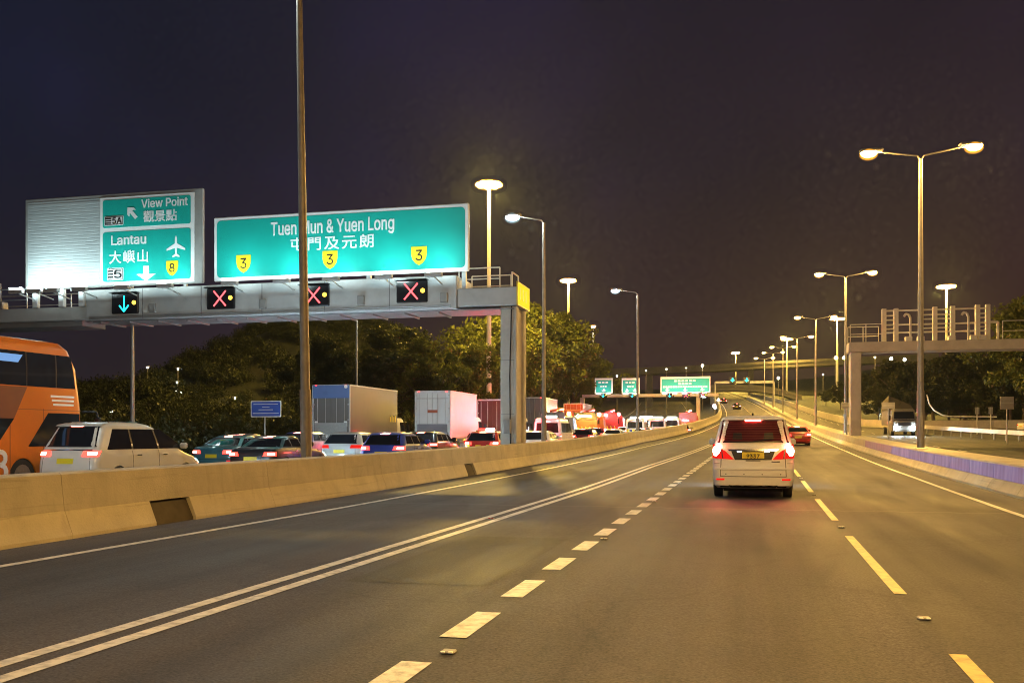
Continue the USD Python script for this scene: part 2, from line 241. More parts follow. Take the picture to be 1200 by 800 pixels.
GLYPHS = {"觀":[[[9,29,3,41,16,55,24,71,10,73,10,104,24,105,25,111,6,113,7,126,25,126,25,137,38,137,40,126,57,126,57,137,70,137,71,126,87,126,89,124,92,131,147,130,147,41,134,39,134,2,144,1,146,20,156,16,156,-2,152,-10,143,-13,132,-13,123,-9,121,-4,121,39,115,40,107,5,101,-5,89,-16,79,-7,32,-7,31,-15,18,-15,18,33],[104,54,132,53,133,66,105,67],[104,80,132,79,133,92,105,93],[104,106,132,105,133,117,105,118],[59,72,63,63,85,62,84,50,62,49,63,44,82,43,81,32,63,32,62,27,82,26,83,15,63,14,62,7,84,6,86,1,96,16,101,37,100,40,90,41,90,115,71,112,71,105,83,105,83,72],[70,84,71,94,61,94,61,84],[38,72,36,63,47,64,44,70,49,74,49,104,57,105,56,113,39,112,39,105,44,105,44,72],[31,27,47,26,48,31,32,32],[31,45,46,44,48,49,32,50],[32,13,32,6,48,7,46,14],[22,84,32,83,32,94,22,94]]],"景":[[[7,63,8,76,69,77,66,82,25,83,26,131,134,131,135,83,85,81,89,76,152,76,153,74,152,62],[41,95,118,94,119,100,42,101],[41,114,118,113,119,118,42,119]],[[5,-3,7,1,24,7,43,19,29,21,30,58,131,58,132,21,112,19,147,2,152,-2,152,-5,141,-13,99,8,98,12,106,18,105,20,88,20,88,-7,80,-14,55,-15,51,-5,52,-1,72,-1,71,20,52,20,59,15,56,9,21,-11,14,-12],[44,34,115,33,116,44,45,45]]],"點":[[[6,26,6,39,36,42,35,50,9,51,9,63,36,65,35,71,10,72,11,131,78,130,78,72,52,71,51,65,77,64,79,63,79,51,52,50,52,42,81,43,83,60,106,61,107,137,120,137,122,135,122,102,156,101,155,87,122,86,122,60,149,60,150,58,149,-14,135,-14,133,-7,99,-7,97,-15,84,-15,82,-13,82,0,72,-3,58,22,63,29],[98,9,134,8,134,45,98,45],[69,29,79,11,82,10,82,31,73,30],[63,99,57,84,64,85],[49,101,52,102,55,118,49,117],[31,118,34,107,36,105,37,117],[26,94,24,94,24,85,28,84]],[[51,-6,43,23,46,24,53,25,55,23,61,7,62,-5]],[[3,-9,11,6,15,23,27,19,28,22,39,23,44,-3,42,-9,33,-10,31,-8,30,9,27,16,22,-3,16,-14,12,-15]]],"大":[[[5,-4,5,-1,28,11,46,28,61,55,66,71,65,75,8,75,8,90,70,91,73,137,89,136,88,91,153,90,152,75,93,74,102,52,117,28,132,13,155,0,155,-3,145,-15,125,-4,106,14,94,31,81,58,66,27,43,1,17,-15]]],"嶼":[[[9,109,20,110,22,108,22,23,25,22,26,135,38,134,38,24,41,23,43,110,54,109,54,36,63,36,63,121,83,133,89,130,91,137,103,136,104,118,117,118,119,126,146,126,145,37,155,36,156,23,154,21,128,20,156,-4,153,-10,145,-15,115,10,114,14,119,19,118,21,93,21,98,14,63,-15,58,-14,52,-2,78,15,81,21,54,22,54,3,43,3,41,9,9,7],[103,92,118,91,120,96,133,96,133,113,122,113,121,104,103,104],[119,67,133,66,133,82,119,82],[120,52,119,36,132,36,132,52],[77,68,89,67,91,71,102,70,102,37,107,36,107,78,91,78,89,82,78,82],[77,114,77,96,90,96,90,120],[78,37,90,36,90,53,78,53]]],"山":[[[15,102,17,104,30,104,32,102,32,14,71,14,72,135,88,135,88,15,128,14,129,103,144,104,145,-13,129,-14,127,-2,16,-2]]],"屯":[[[10,100,11,114,70,114,72,137,87,136,88,114,146,114,146,99,87,98,88,46,122,46,122,89,139,89,139,32,88,31,87,7,92,3,135,3,139,7,141,23,145,23,156,18,152,-4,147,-9,139,-12,83,-11,78,-9,72,-1,71,31,21,31,20,89,36,90,36,46,70,46,71,98]]],"門":[[[85,128,148,129,148,-4,140,-13,129,-15,107,-14,103,1,132,3,132,65,85,67],[100,81,131,80,132,91,101,92],[100,106,131,105,132,114,101,115]],[[13,-15,13,129,73,129,74,67,29,66,29,-13,28,-15],[29,81,58,80,59,91,30,92],[29,106,58,105,59,114,30,115]]],"及":[[[4,-2,4,1,19,17,29,35,35,51,40,78,41,111,13,112,13,128,115,128,107,89,139,90,147,86,147,81,134,47,114,19,131,9,156,1,149,-12,144,-14,129,-9,99,8,72,-8,50,-15,42,-3,43,0,61,5,86,19,71,36,55,64,47,33,28,0,15,-13],[58,112,63,86,75,60,90,38,98,30,101,31,118,53,127,73,87,74,95,112]]],"元":[[[6,-5,7,-1,24,7,37,21,45,41,48,59,47,63,8,63,8,79,153,78,152,63,107,62,108,5,137,4,139,9,140,32,144,32,155,26,153,2,147,-9,140,-12,105,-12,95,-8,91,3,90,63,65,63,57,24,48,8,37,-3,18,-14,14,-14]],[[22,124,137,125,139,124,139,110,22,109]]],"朗":[[[7,-3,13,10,14,118,37,118,32,132,47,136,57,118,79,117,79,49,57,47,79,8,85,24,88,44,89,129,148,129,148,-4,143,-11,132,-14,116,-14,111,-1,112,2,133,3,132,37,102,37,98,11,86,-15,72,-7,74,0,65,-3,60,8,29,-5,16,-13,12,-11],[104,53,133,52,133,77,104,77],[104,93,133,92,133,114,104,114],[30,76,30,63,63,64,62,76],[63,102,30,103,29,91,62,90],[29,14,53,23,44,39,44,42,51,48,29,47]]]}

# ---------------------------------------------------------------- ground and hills
def ground_z(x, y):
    main, left = zc(y), zl(y)
    t = np.clip((x+16)/9, 0, 1); z = left*(1-t)+main*t
    z = z-.35-.5*np.clip((np.abs(x)-30)/40, 0, 1)
    p = np.stack([x*.02, y*.02, 0*x], -1)
    hill = 17*np.exp(-((x+84)/24)**2-((y-185)/60)**2)+8*np.exp(-((x+66)/22)**2-((y-170)/45)**2)+12*np.clip((-x-170)/160, 0, 1)
    hill += 8*np.clip((x-40)/60, 0, 1)*np.clip((y-60)/120, 0, 1)
    rough = np.clip((np.abs(x+3)-38)/30, 0, 1)
    return z+hill*np.clip((-x-31)/14, 0, 1)*(x < 0)+hill*(x > 0)+rough*(meshkit.fbm(p, 4, 3)-.5)*5
gx = np.unique(np.concatenate([np.linspace(-600, -140, 24), np.linspace(-140, -26, 58), np.linspace(-26, 40, 34), np.linspace(40, 140, 34), np.linspace(140, 600, 24)]))
gy = np.unique(np.concatenate([np.linspace(-60, 20, 12), np.linspace(20, 300, 94), np.linspace(300, 900, 40)]))
GX, GY = np.meshgrid(gx, gy, indexing='ij'); GZ = ground_z(GX, GY); ny = len(gy)
ii, jj = np.meshgrid(np.arange(len(gx)-1), np.arange(ny-1), indexing='ij'); q = np.stack([ii*ny+jj, (ii+1)*ny+jj, (ii+1)*ny+jj+1, ii*ny+jj+1], -1).reshape(-1, 4)
obj('ground', (np.stack([GX, GY, GZ], -1).reshape(-1, 3), q), 'ground', smooth=True, kind='structure')

def strip(fa, fb, ys, dz=0.0, zf=zc, xf=xc):            # a sheet between two offset curves along the road
    ys = np.asarray(ys, float); c = xf(ys); z = zf(ys)+dz
    A = np.stack([c+fa(ys), ys, z], 1); B = np.stack([c+fb(ys), ys, z], 1); n = len(ys); i = np.arange(n-1)
    return np.vstack([A, B]), np.stack([i, n+i, n+i+1, i+1], 1)
def ysteps(a, b): return np.unique(np.concatenate([[a, b], [y for y in np.concatenate([np.arange(-40, 60, 1.5), np.arange(60, 200, 3), np.arange(200, 600, 8)]) if a < y < b]]))
K = lambda v: (lambda y: np.full_like(np.asarray(y, float), v))
OF = lambda f, d: (lambda y: f(y)+d)

# ---------------------------------------------------------------- our carriageway
road = thing('road', None, None, kind='structure')
obj('asphalt', strip(OF(LB, -.3), OF(RB, .35), ysteps(-30, 590)), 'asphalt', road, smooth=True)
def line(name, off, w, a, b, dz=.006, m='paint'): return obj(name, strip(OF(off, -w/2), OF(off, w/2), ysteps(a, b), dz), m, road, smooth=True)
line('edge_line', LE, .14, -20, 560); line('edge_line', RE, .13, -20, 560)
line('double_line', OF(DBL, -.15), .14, -20, 104); line('double_line', OF(DBL, .15), .14, -20, 104)
y = 1.37
while y < 74:
    line('lane_dash', K(-2.12), .21, y, y+1.03); y += 1.82
y = 1.9
while y < 260:
    line('lane_mark', RD, .115 if y < 24 else .12, y, y+5.2, m='paint_warm'); y += 7.75
def sheet(name, f0, f1, a, b, m, dz=.003): return obj(name, strip(f0, f1, ysteps(a, b), dz), m, road, smooth=True)
sheet('resurfaced_patch', K(-4.0), K(-2.5), 9.2, 13.6, 'asphalt_patch'); sheet('resurfaced_patch', K(2.3), K(4.1), 27, 33, 'asphalt_patch'); sheet('resurfaced_patch', K(-7.4), K(-5.3), 22, 30, 'asphalt_patch')
for yj in (19.5, 38.0): sheet('paving_joint', OF(LB, .05), OF(RB, -.05), yj, yj+.03, 'seam', .0034)
# cat's-eye studs between the marks
st = cat([rb(-.05, .05, -.06, .06, 0, .022, .012)]); stud_n = 0
ORD = ('nearest', 'second nearest', 'third nearest', 'fourth nearest', 'fifth nearest', 'sixth nearest', 'farthest')
def stud(off, y, label, lens='white', z0=.006):
    p = road_pt(off, y, z0)
    t = thing('road_stud', label, 'road stud', p, group="cat's eyes set in the road between lane marks")
    obj('casing', rb(-.05, .05, -.05, .05, -.005, .015, .01), 'gantry_under', t)
    for sx in (-.028, .028): obj('reflector', rb(sx-.017, sx+.017, -.056, -.036, .002, .017, .004), lens, t)
for i in range(6):
    yy = 8.4+7.75*i; stud(float(RD(yy)), yy, ORD[i]+" white cat's eye in the gaps of the long lane marks on the right")
for i in range(7):
    yy = 6.35+7.3*i; stud(-2.0, yy, ORD[i]+" white cat's eye along the short white dashes left of our lane")
for i in range(5):
    yy = 16.4+8.2*i; stud(float(DBL(yy)), yy, ORD[i]+' red reflecting road stud between the double white lines', 'red')

# ---------------------------------------------------------------- left and right carriageways, verge
lroad = thing('left_carriageway', None, None, kind='structure')
obj('asphalt', strip(K(-28.6), OF(LB, -.55), ysteps(-30, 420), 0, zl), 'asphalt_old', lroad, smooth=True)
for o in (-11.4, -27.9): obj('edge_line', strip(K(o), K(o+.15), ysteps(-20, 400), .006, zl), 'paint', lroad, smooth=True)
for o in (-15.0, -18.5, -22.0):
    for y in np.arange(6, 180, 9.0): obj('lane_mark', strip(K(o), K(o+.12), (y, y+2), .006, zl), 'paint', lroad, smooth=True)
rroad = thing('right_carriageway', None, None, kind='structure')
obj('asphalt', strip(K(7.4), tab((0, 34), (110, 34), (160, 20), (200, 16), (300, 14)), ysteps(-30, 560), -.02), 'asphalt_old', rroad, smooth=True)
obj('edge_line', strip(K(8.5), K(8.65), ysteps(0, 500), -.014), 'paint', rroad, smooth=True)
for y in np.arange(8, 240, 9.0): obj('lane_mark', strip(K(12.1), K(12.22), (y, y+2.5), -.014), 'paint', rroad, smooth=True)

# ---------------------------------------------------------------- concrete barriers
def sweep(sec, off, ys, zf=zc):                         # section [(dx, dz)] counter-clockwise, swept along the road
    ys = np.asarray(ys, float); sec = np.asarray(sec, float); n = len(sec); c = xc(ys)+off(ys); z = zf(ys)
    v = np.stack([(c[:, None]+sec[:, 0]), np.repeat(ys[:, None], n, 1), z[:, None]+sec[:, 1]], -1).reshape(-1, 3); f = []
    for i in range(len(ys)-1):
        for k in range(n):
            a, b = i*n+k, i*n+(k+1) % n; f += [[a, a+n, b+n], [a, b+n, b]]
    cap = Polygon(sec); tv, tf = trimesh.creation.triangulate_polygon(cap, engine='earcut')
    tv = np.asarray(tv); idx = np.array([int(np.argmin(((sec-p)**2).sum(1))) for p in tv]); tf = idx[tf]; e = (len(ys)-1)*n
    f = np.vstack([np.array(f), tf, (tf+e)[:, ::-1]])
    m = trimesh.Trimesh(v, f, process=False); m.fix_normals(); return m
lbar = thing('concrete_barrier', 'long yellow-lit concrete barrier left of our lanes, before the traffic queue', 'barrier')
UP = [(-.14, .40), (-.20, .92), (-.24, .95), (-.50, .95), (-.54, .92), (-.60, .40), (-.60, -3.2), (-.30, -3.2), (-.30, .40)]
FT = [(0, -.3), (0, .05), (-.13, .385), (-.155, .41), (-.297, .41), (-.297, -.3)]
slots = [(14.0, 15.15), (31.2, 32.2)]
y = -12.0
while y < 300:
    L = 6.0 if y < 90 else 18.0
    ys = np.linspace(y, y+L-.010, 5); obj('barrier_segment', sweep(UP, LB, ys), 'concrete', lbar, smooth=20)
    cuts = [s for s in slots if y <= s[0] < y+L]; a = y
    for s0, s1 in cuts:
        obj('barrier_foot', sweep(FT, LB, np.linspace(a, s0, 3)), 'concrete_foot', lbar, smooth=20)
        obj('drain_slot', sweep([(.0-.02, -.3), (-.02, .04), (-.16, .36), (-.297, .385), (-.297, -.3)], OF(LB, -.035), np.linspace(s0+.003, s1-.003, 3)), 'concrete_dark', lbar); a = s1
    obj('barrier_foot', sweep(FT, LB, np.linspace(a, y+L-.010, 3)), 'concrete_foot', lbar, smooth=20); y += L
rbar = thing('median_barrier', 'low concrete barrier right of our lanes with violet light painted on its face and flat yellow-lit top', 'barrier')
RU = [(.16, .27), (.19, .70), (.22, .73), (1.30, .73), (1.34, .70), (1.38, -.6), (.3, -.6), (.3, .27)]
RF = [(0, -.3), (.302, -.3), (.302, .30), (.15, .30), (.13, .28), (0, .06)]
y = -12.0
while y < 300:
    L = 3.0 if y < 60 else (6.0 if y < 120 else 20.0)
    ys = np.linspace(y, y+L-.03, 4); obj('barrier_segment', sweep(RU, RB, ys), 'concrete', rbar, smooth=20)
    obj('barrier_foot', sweep(RF, RB, ys), 'concrete_foot', rbar, smooth=20)
    if 13 < y < 47: obj('face_panel', sweep([(.150, .315), (.166, .315), (.182, .675), (.166, .675)], RB, np.linspace(y+.008, y+L-.038, 4)), ['violet_strip', 'violet_strip_c', 'violet_strip_b'][int(y*7) % 3], rbar)  # glowing panels added in place of emergency light falling on the face
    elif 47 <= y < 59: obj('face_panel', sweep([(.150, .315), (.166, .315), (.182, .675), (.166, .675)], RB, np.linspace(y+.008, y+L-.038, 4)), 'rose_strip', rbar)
    y += L

# ---------------------------------------------------------------- near gantry over the left carriageway
GY0 = 39.5
g = thing('sign_gantry', 'grey overhead gantry with square pillar and lit signs over the queue', 'gantry')
obj('fascia', rb(-30.2, -11.96, GY0, GY0+2.5, 6.93, 8.36, .03), 'gantry', g)
for k in range(1, 6): obj('fascia_joint', bx(-30.2+3.04*k-.02, -30.2+3.04*k+.02, GY0-.012, GY0+.01, 6.96, 8.33), 'gantry_under', g)
obj('end_beam', rb(-11.96, -9.33, GY0+.1, GY0+2.4, 7.02, 7.80, .03), 'gantry', g)
obj('walkway_beam', rb(-46, -30.2, GY0+.12, GY0+2.3, 6.98, 7.62, .03), 'gantry', g)
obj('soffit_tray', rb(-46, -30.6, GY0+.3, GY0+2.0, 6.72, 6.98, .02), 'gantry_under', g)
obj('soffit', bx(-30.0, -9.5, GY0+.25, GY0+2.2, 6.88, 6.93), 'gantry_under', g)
c0 = at(600, 500, GY0)
obj('pillar', rb(-10.12, -9.52, GY0+.35, GY0+2.2, -.3, 7.02, .05), 'pillar', g)
obj('pillar_rib', rb(-9.55, -9.40, GY0+.35, GY0+.75, -.3, 7.02, .03), 'pillar', g); obj('pillar_rib', rb(-9.55, -9.40, GY0+1.75, GY0+2.2, -.3, 7.02, .03), 'pillar', g)
obj('pillar', rb(-44.5, -43.8, GY0+.35, GY0+2.2, -.5, 6.98, .05), 'pillar', g)
idp = obj('identity_panel', bx(-9.33, -9.30, GY0+.12, GY0+2.38, 7.06, 7.98), 'id_panel', g)
fr = cat([bx(-9.345, -9.29, GY0+.08, GY0+.13, 7.02, 8.02), bx(-9.345, -9.29, GY0+2.37, GY0+2.42, 7.02, 8.02), bx(-9.345, -9.29, GY0+.08, GY0+2.42, 7.02, 7.07), bx(-9.345, -9.29, GY0+.08, GY0+2.42, 7.97, 8.02)])
obj('frame', fr, 'yellow', idp)
for k in range(3): obj('figure', bx(-9.30, -9.292, GY0+.5+.55*k, GY0+.68+.55*k, 7.3, 7.8), 'yellow', idp)
def railing(x0, x1, y, z, parent, h=.95, n=4, m='rail'):
    obj('railing', cat([cyl((x0, y, z+h), (x1, y, z+h), .03, 6), cyl((x0, y, z+h*.45), (x1, y, z+h*.45), .025, 6)]+[cyl((x, y, z), (x, y, z+h), .03, 6) for x in np.linspace(x0, x1, n)]), m, parent)
railing(-11.9, -10.1, GY0+.2, 7.8, g, .85, 2); railing(-11.9, -10.1, GY0+2.2, 7.8, g, .85, 2)
obj('railing', tube([(-9.6, GY0+.35, 7.8), (-9.6, GY0+.35, 8.45), (-9.6, GY0+1.5, 8.45), (-9.6, GY0+1.5, 7.8)], .035, 6), 'rail', g)
railing(-46, -33.6, GY0+.2, 7.62, g, .95, 8, 'steel'); railing(-46, -30.4, GY0+2.1, 7.62, g, .95, 8, 'steel')
for x in (-33.0, -31.55, -30.45): obj('sign_post', rb(x-.14, x+.14, GY0-.02, GY0+.2, 7.62, 8.5, .02), 'white', g)
for x in (-33.0, -31.0, -28, -25.0): obj('sign_post', bx(x-.07, x+.07, GY0+.06, GY0+.2, 8.36, 12.6), 'steel', g)
for x in (-23, -20, -16, -11.65): obj('sign_post', bx(x-.09, x+.09, GY0+.06, GY0+.24, 7.8 if x > -12 else 8.36, 11.2), 'steel', g)
obj('antenna', cat([cyl((-35.2, GY0+.3, 7.6), (-35.2, GY0+.3, 8.9), .03, 6), rb(-35.7, -34.9, GY0+.1, GY0+.5, 7.62, 8.0, .05)]), 'steel', g)

for z in (7.12, 7.2): obj('cable_conduit', cyl((-30.0, GY0-.03, z-.12), (-12.2, GY0-.03, z-.12), .022, 6), 'steel', g)
for x in (-26.6, -21.0, -16.3, -12.5): obj('junction_box', rb(x-.16, x+.16, GY0-.14, GY0, 7.2, 7.62, .02), 'sign_back', g)
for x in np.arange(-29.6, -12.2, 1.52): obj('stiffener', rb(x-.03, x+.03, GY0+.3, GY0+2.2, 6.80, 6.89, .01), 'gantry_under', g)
for x in np.arange(-29.9, -12.2, .76): obj('bolt', cyl((x, GY0-.012, 8.28), (x, GY0+.01, 8.28), .03, 6), 'steel', g)
obj('cable', tube([(-9.62, GY0+.33, 7.0), (-9.7, GY0+.33, 4.0), (-9.66, GY0+.33, .6)], .025, 6), 'black', g); obj('pillar_box', rb(-9.95, -9.65, GY0+.2, GY0+.36, 1.6, 2.2, .02), 'sign_back', g)
for z in (2.4, 4.7): obj('pillar_joint', bx(-10.13, -9.51, GY0+.34, GY0+.36, z, z+.025), 'gantry_under', g)
GL = None
def glyphs(s, h, gap=.12):                              # Chinese lettering, as prisms in the xy plane
    out, x = [], 0.0
    for ch in s:
        for rings in GLYPHS[ch]:
            pts = [np.array(r, float).reshape(-1, 2) for r in rings]
            p = Polygon(pts[0], pts[1:]).buffer(0); p = affinity.translate(affinity.scale(p, h/150, h/150, origin=(0, 0)), x, 0)
            if not p.is_empty: out.append(extr(p, .012))
        x += h*(1.06+gap)
    return cat(out)
def put(name, m, x, z, y, material, parent, w=None):    # lettering whose lower left corner stands at (x, z) on the board at y
    b = m.bounds; m = m.copy(); m.vertices = m.vertices-[b[0][0], 0, 0]
    if w: m.vertices = m.vertices*[w/(b[1][0]-b[0][0]), 1, 1]
    return obj(name, face_mesh(m, x, y, z), material, parent, smooth=False)
SHIELD = Polygon([(-.5, .5), (.5, .5), (.5, .05), (.42, -.25), (.22, -.5), (0, -.62), (-.22, -.5), (-.42, -.25), (-.5, .05)])
ARROW = Polygon([(-.22, .55), (.22, .55), (.22, 0), (.75, 0), (0, -.5), (-.75, 0), (-.22, 0)])
SLANT = Polygon([(-.18, -.75), (.18, -.75), (.18, .15), (.5, -.1), (.5, .25), (0, .75), (-.5, .25), (-.5, -.1), (-.18, .15)])
PLANE = Polygon([(0, .95), (.09, .75), (.10, .3), (.85, -.12), (.85, -.28), (.10, -.08), (.07, -.55), (.33, -.72), (.33, -.84), (0, -.76), (-.33, -.84), (-.33, -.72), (-.07, -.55), (-.10, -.08), (-.85, -.28), (-.85, -.12), (-.10, .3), (-.09, .75)])
def shape(name, poly, x, z, s, y, material, parent, rot=0): return obj(name, face(affinity.rotate(poly, rot, origin=(0, 0)) if rot else poly, x, y, z, .012, s), material, parent, smooth=False)
def shield(x, z, s, num, y, parent):
    p = shape('route_shield', SHIELD, x, z, s, y, 'yellow', parent); t = text(num, s*.62, False); w = text_w(t)
    put('route_number', t, x-w/2, z-s*.33, y-.014, 'ink', p); return p
def floods(parent, xs, z, y, hot=()):
    for i, x in enumerate(xs):                          # flood lamps on short arms, shining up the board
        a = obj('flood_lamp', cat([rb(x-.38, x+.38, y-.11, y+.11, z-.14, z+.045, .02), cyl((x, y, z-.1), (x, GY0+.05, z-.28), .03, 6)]), 'gantry', parent)
        m = trimesh.Trimesh([(x-.34, y-.09, z), (x+.34, y-.09, z), (x+.34, y+.09, z+.05), (x-.34, y+.09, z+.05)], [[0, 1, 2], [0, 2, 3]], process=False); m.vertices[:2, 2] += .13
        obj('lens', m, 'flood_hot' if i in hot else 'flood', a, smooth=False)
# right-hand board
SY = GY0-.06
s2 = thing('direction_sign', 'wide green sign for Tuen Mun & Yuen Long with three yellow shields', 'road sign')
obj('backing', rb(-23.45, -11.40, SY, SY+.14, 8.50, 11.40, .04), 'white', s2)
obj('panel', face(rrect(-23.28, 8.66, -11.56, 11.24, .18), 0, SY, 0, .012), 'green', s2)
YF = SY-.013
t = text('Tuen Mun & Yuen Long', .56); put('lettering', t, -20.6, 10.46, YF, 'white', s2, 5.85)
t = glyphs('屯門及元朗', .60, .12); put('lettering', t, -19.65, 9.76, YF, 'white', s2, 3.95)
for x in (-21.95, -17.75, -13.62): shield(x, 9.28, .72, '3', YF, s2)
floods(s2, (-22.0, -19.5, -17.2, -14.8, -12.6), 8.26, GY0-1.2)
# left-hand board
s1 = thing('direction_sign', 'tall white slatted board carrying two green signs, View Point above Lantau', 'road sign')
obj('backing', rb(-33.5, -24.0, SY, SY+.16, 8.46, 12.8, .04), 'sign_back', s1)
obj('facing', bx(-33.35, -24.45, SY-.012, SY, 8.56, 12.62), 'louvre', s1)
for k in range(25): obj('slat', rb(-33.32, -29.35, SY-.024, SY-.006, 8.58+.158*k, 8.58+.158*k+.142, .008), 'louvre', s1)
obj('frame', bx(-29.35, -24.42, SY-.03, SY-.01, 8.54, 12.62), 'white', s1); YP = SY-.03
obj('panel', face(rrect(-29.2, 11.2, -24.6, 12.5, .1), 0, YP, 0, .012), 'green', s1); obj('panel', face(rrect(-29.2, 8.68, -24.6, 11.0, .12), 0, YP, 0, .012), 'green', s1)
YF = YP-.013
def exit_tag(num, x, z, w, h):
    p = obj('exit_tag', face(rrect(x, z, x+w, z+h, .04), 0, YF, 0, .012), 'white', s1)
    obj('exit_symbol', cat([face(sbox(x+.06+.0, z+h*.2+k*h*.24, x+w*.36, z+h*.2+k*h*.24+h*.12), 0, YF-.013, 0, .01) for k in range(3)]), 'ink', p, smooth=False)
    t = text(num, h*.62); put('exit_number', t, x+w*.42, z+h*.19, YF-.013, 'ink', p, w*.5)
    obj('border', face(rrect(x+.03, z+.03, x+w-.03, z+h-.03, .03).difference(rrect(x+.055, z+.055, x+w-.055, z+h-.055, .02)), 0, YF-.0125, 0, .008), 'ink', p, smooth=False)
exit_tag('5A', -29.1, 11.3, 1.0, .44); exit_tag('5', -28.95, 8.74, .85, .58)
put('lettering', text('View Point', .37), -27.15, 12.05, YF, 'white', s1, 2.4); put('lettering', glyphs('觀景點', .52, .0), -27.05, 11.42, YF, 'white', s1, 1.75)
put('lettering', text('Lantau', .42), -28.75, 10.4, YF, 'white', s1, 1.85); put('lettering', glyphs('大嶼山', .60, .08), -28.85, 9.58, YF, 'white', s1, 2.05)
shape('arrow', SLANT, -27.65, 11.85, .46, YF, 'white', s1, 42); shape('arrow', ARROW, -26.9, 8.98, .68, YF, 'white', s1); shape('plane_symbol', PLANE, -25.35, 10.15, .56, YF, 'white', s1)
shield(-25.55, 9.22, .62, '8', YF, s1)
floods(s1, (-33.0, -32.0, -31.1, -29.6, -27.4, -25.2), 8.26, GY0-1.2, ())
# lane signals
def lane_signal(label, x, z, kind, grp=None, s=1.0, y=GY0, flat=False):
    t = thing('lane_signal', label, 'lane signal', (x, y, z), group=grp)
    obj('case', rb(-.74*s, .74*s, -.10*s, .06, -.5*s, .5*s, .04*s), 'black', t)
    obj('hood', rb(-.78*s, .78*s, -.3*s, .02, .5*s, .54*s, .015*s), 'black', t)
    yf = -.105*s
    def stroke(p, q, w=.035):
        d = np.subtract(q, p)*1.0; d /= np.linalg.norm(d); n_ = np.array([-d[1], d[0]])*w
        return Polygon([np.add(p, n_), np.add(q, n_), np.subtract(q, n_), np.subtract(p, n_)])
    ox = -.03*s
    if kind == 'cross':
        for sg in (-1, 1):
            obj('lit_bar', face(affinity.scale(stroke((-.32, -.36*sg), (.32, .36*sg), .036), s, s, origin=(0, 0)), ox, yf-.004*(sg > 0), 0, .01), 'led_red', t, smooth=False)
    else:
        m = stroke((0, .38), (0, -.36)).union(stroke((0, -.40), (-.26, -.10))).union(stroke((0, -.40), (.26, -.10)))
        obj('lit_arrow', face(affinity.scale(m, s, s, origin=(0, 0)), ox, yf, 0, .01), 'led_cyan', t, smooth=False)
    obj('amber_lamp', cyl((.53*s, yf-.02, .02*s), (.53*s, yf+.03, .02*s), .105*s, 12), 'led_amber', t)
    return t
lane_signal('lane signal with cyan down arrow, under the Lantau sign', -28.05, 7.66, 'arrow', s=.95)
lane_signal('red cross lane signal just left of the leaning lamp pole, below the gap between signs', -23.1, 7.72, 'cross', s=.95)
lane_signal('red cross lane signal crossed by the leaning lamp pole, middle of the three crosses', -18.5, 7.70, 'cross', s=.95)
lane_signal('rightmost red cross lane signal, nearest the gantry pillar', -13.95, 7.72, 'cross', s=.95)

# ---------------------------------------------------------------- right gantry seen from behind
R0 = 72.0; rz = float(zc(R0))
rg = thing('sign_gantry', 'bare pale gantry on the right with railings and empty sign frame', 'gantry')
obj('pillar', rb(7.35, 8.05, R0+.2, R0+1.7, rz-.5, 7.42, .05), 'pillar', rg); obj('beam', rb(7.2, 33, R0, R0+1.9, 7.42, 8.12, .04), 'pillar', rg); obj('pillar', rb(31.5, 32.3, R0+.2, R0+1.7, 0, 7.42, .05), 'pillar', rg)
railing(7.3, 9.4, R0+.1, 8.12, rg, 1.25, 3); railing(7.3, 9.4, R0+1.8, 8.12, rg, 1.25, 3); railing(17.2, 32, R0+.1, 8.12, rg, 1.25, 8)
for i, (x, h) in enumerate(((9.6, 2.35), (10.4, 2.35), (12.05, 2.38), (12.95, 2.4), (14.1, 2.42), (15.7, 2.45), (16.35, 2.45))): obj('frame_post', rb(x-.15, x+.15, R0+.35, R0+.65, 8.12, 8.12+h, .03), 'rail', rg)
for z in (.65, 1.2, 2.2): obj('frame_rail', bx(9.65, 16.3, R0+.45, R0+.55, 8.12+z-.05, 8.12+z+.05), 'rail', rg)
for a, b in ((9.6, 10.4), (12.1, 14.1), (15.7, 16.35)):
    for z in (.92, 1.55, 1.85): obj('rung', bx(a, b, R0+.46, R0+.54, 8.12+z-.045, 8.12+z+.045), 'rail', rg)
for x in (11.2, 14.95): obj('lamp_arm', tube([(x+.1, R0+.2, 8.12), (x+.1, R0+.2, 9.75), (x, R0+.2, 9.98), (x-.22, R0+.2, 10.03), (x-.32, R0+.2, 9.85)], .085, 6), 'rail', rg)
obj('frame_return', tube([(16.3, R0+.5, 9.35), (17.0, R0+.5, 9.35), (17.0, R0+.5, 8.15)], .08, 6), 'rail', rg)
for x in (11.2, 12.0, 14.0, 15.4, 16.0): obj('bracket', rb(x-.22, x+.22, R0+.1, R0+.6, 8.12, 8.45, .03), 'rail', rg)

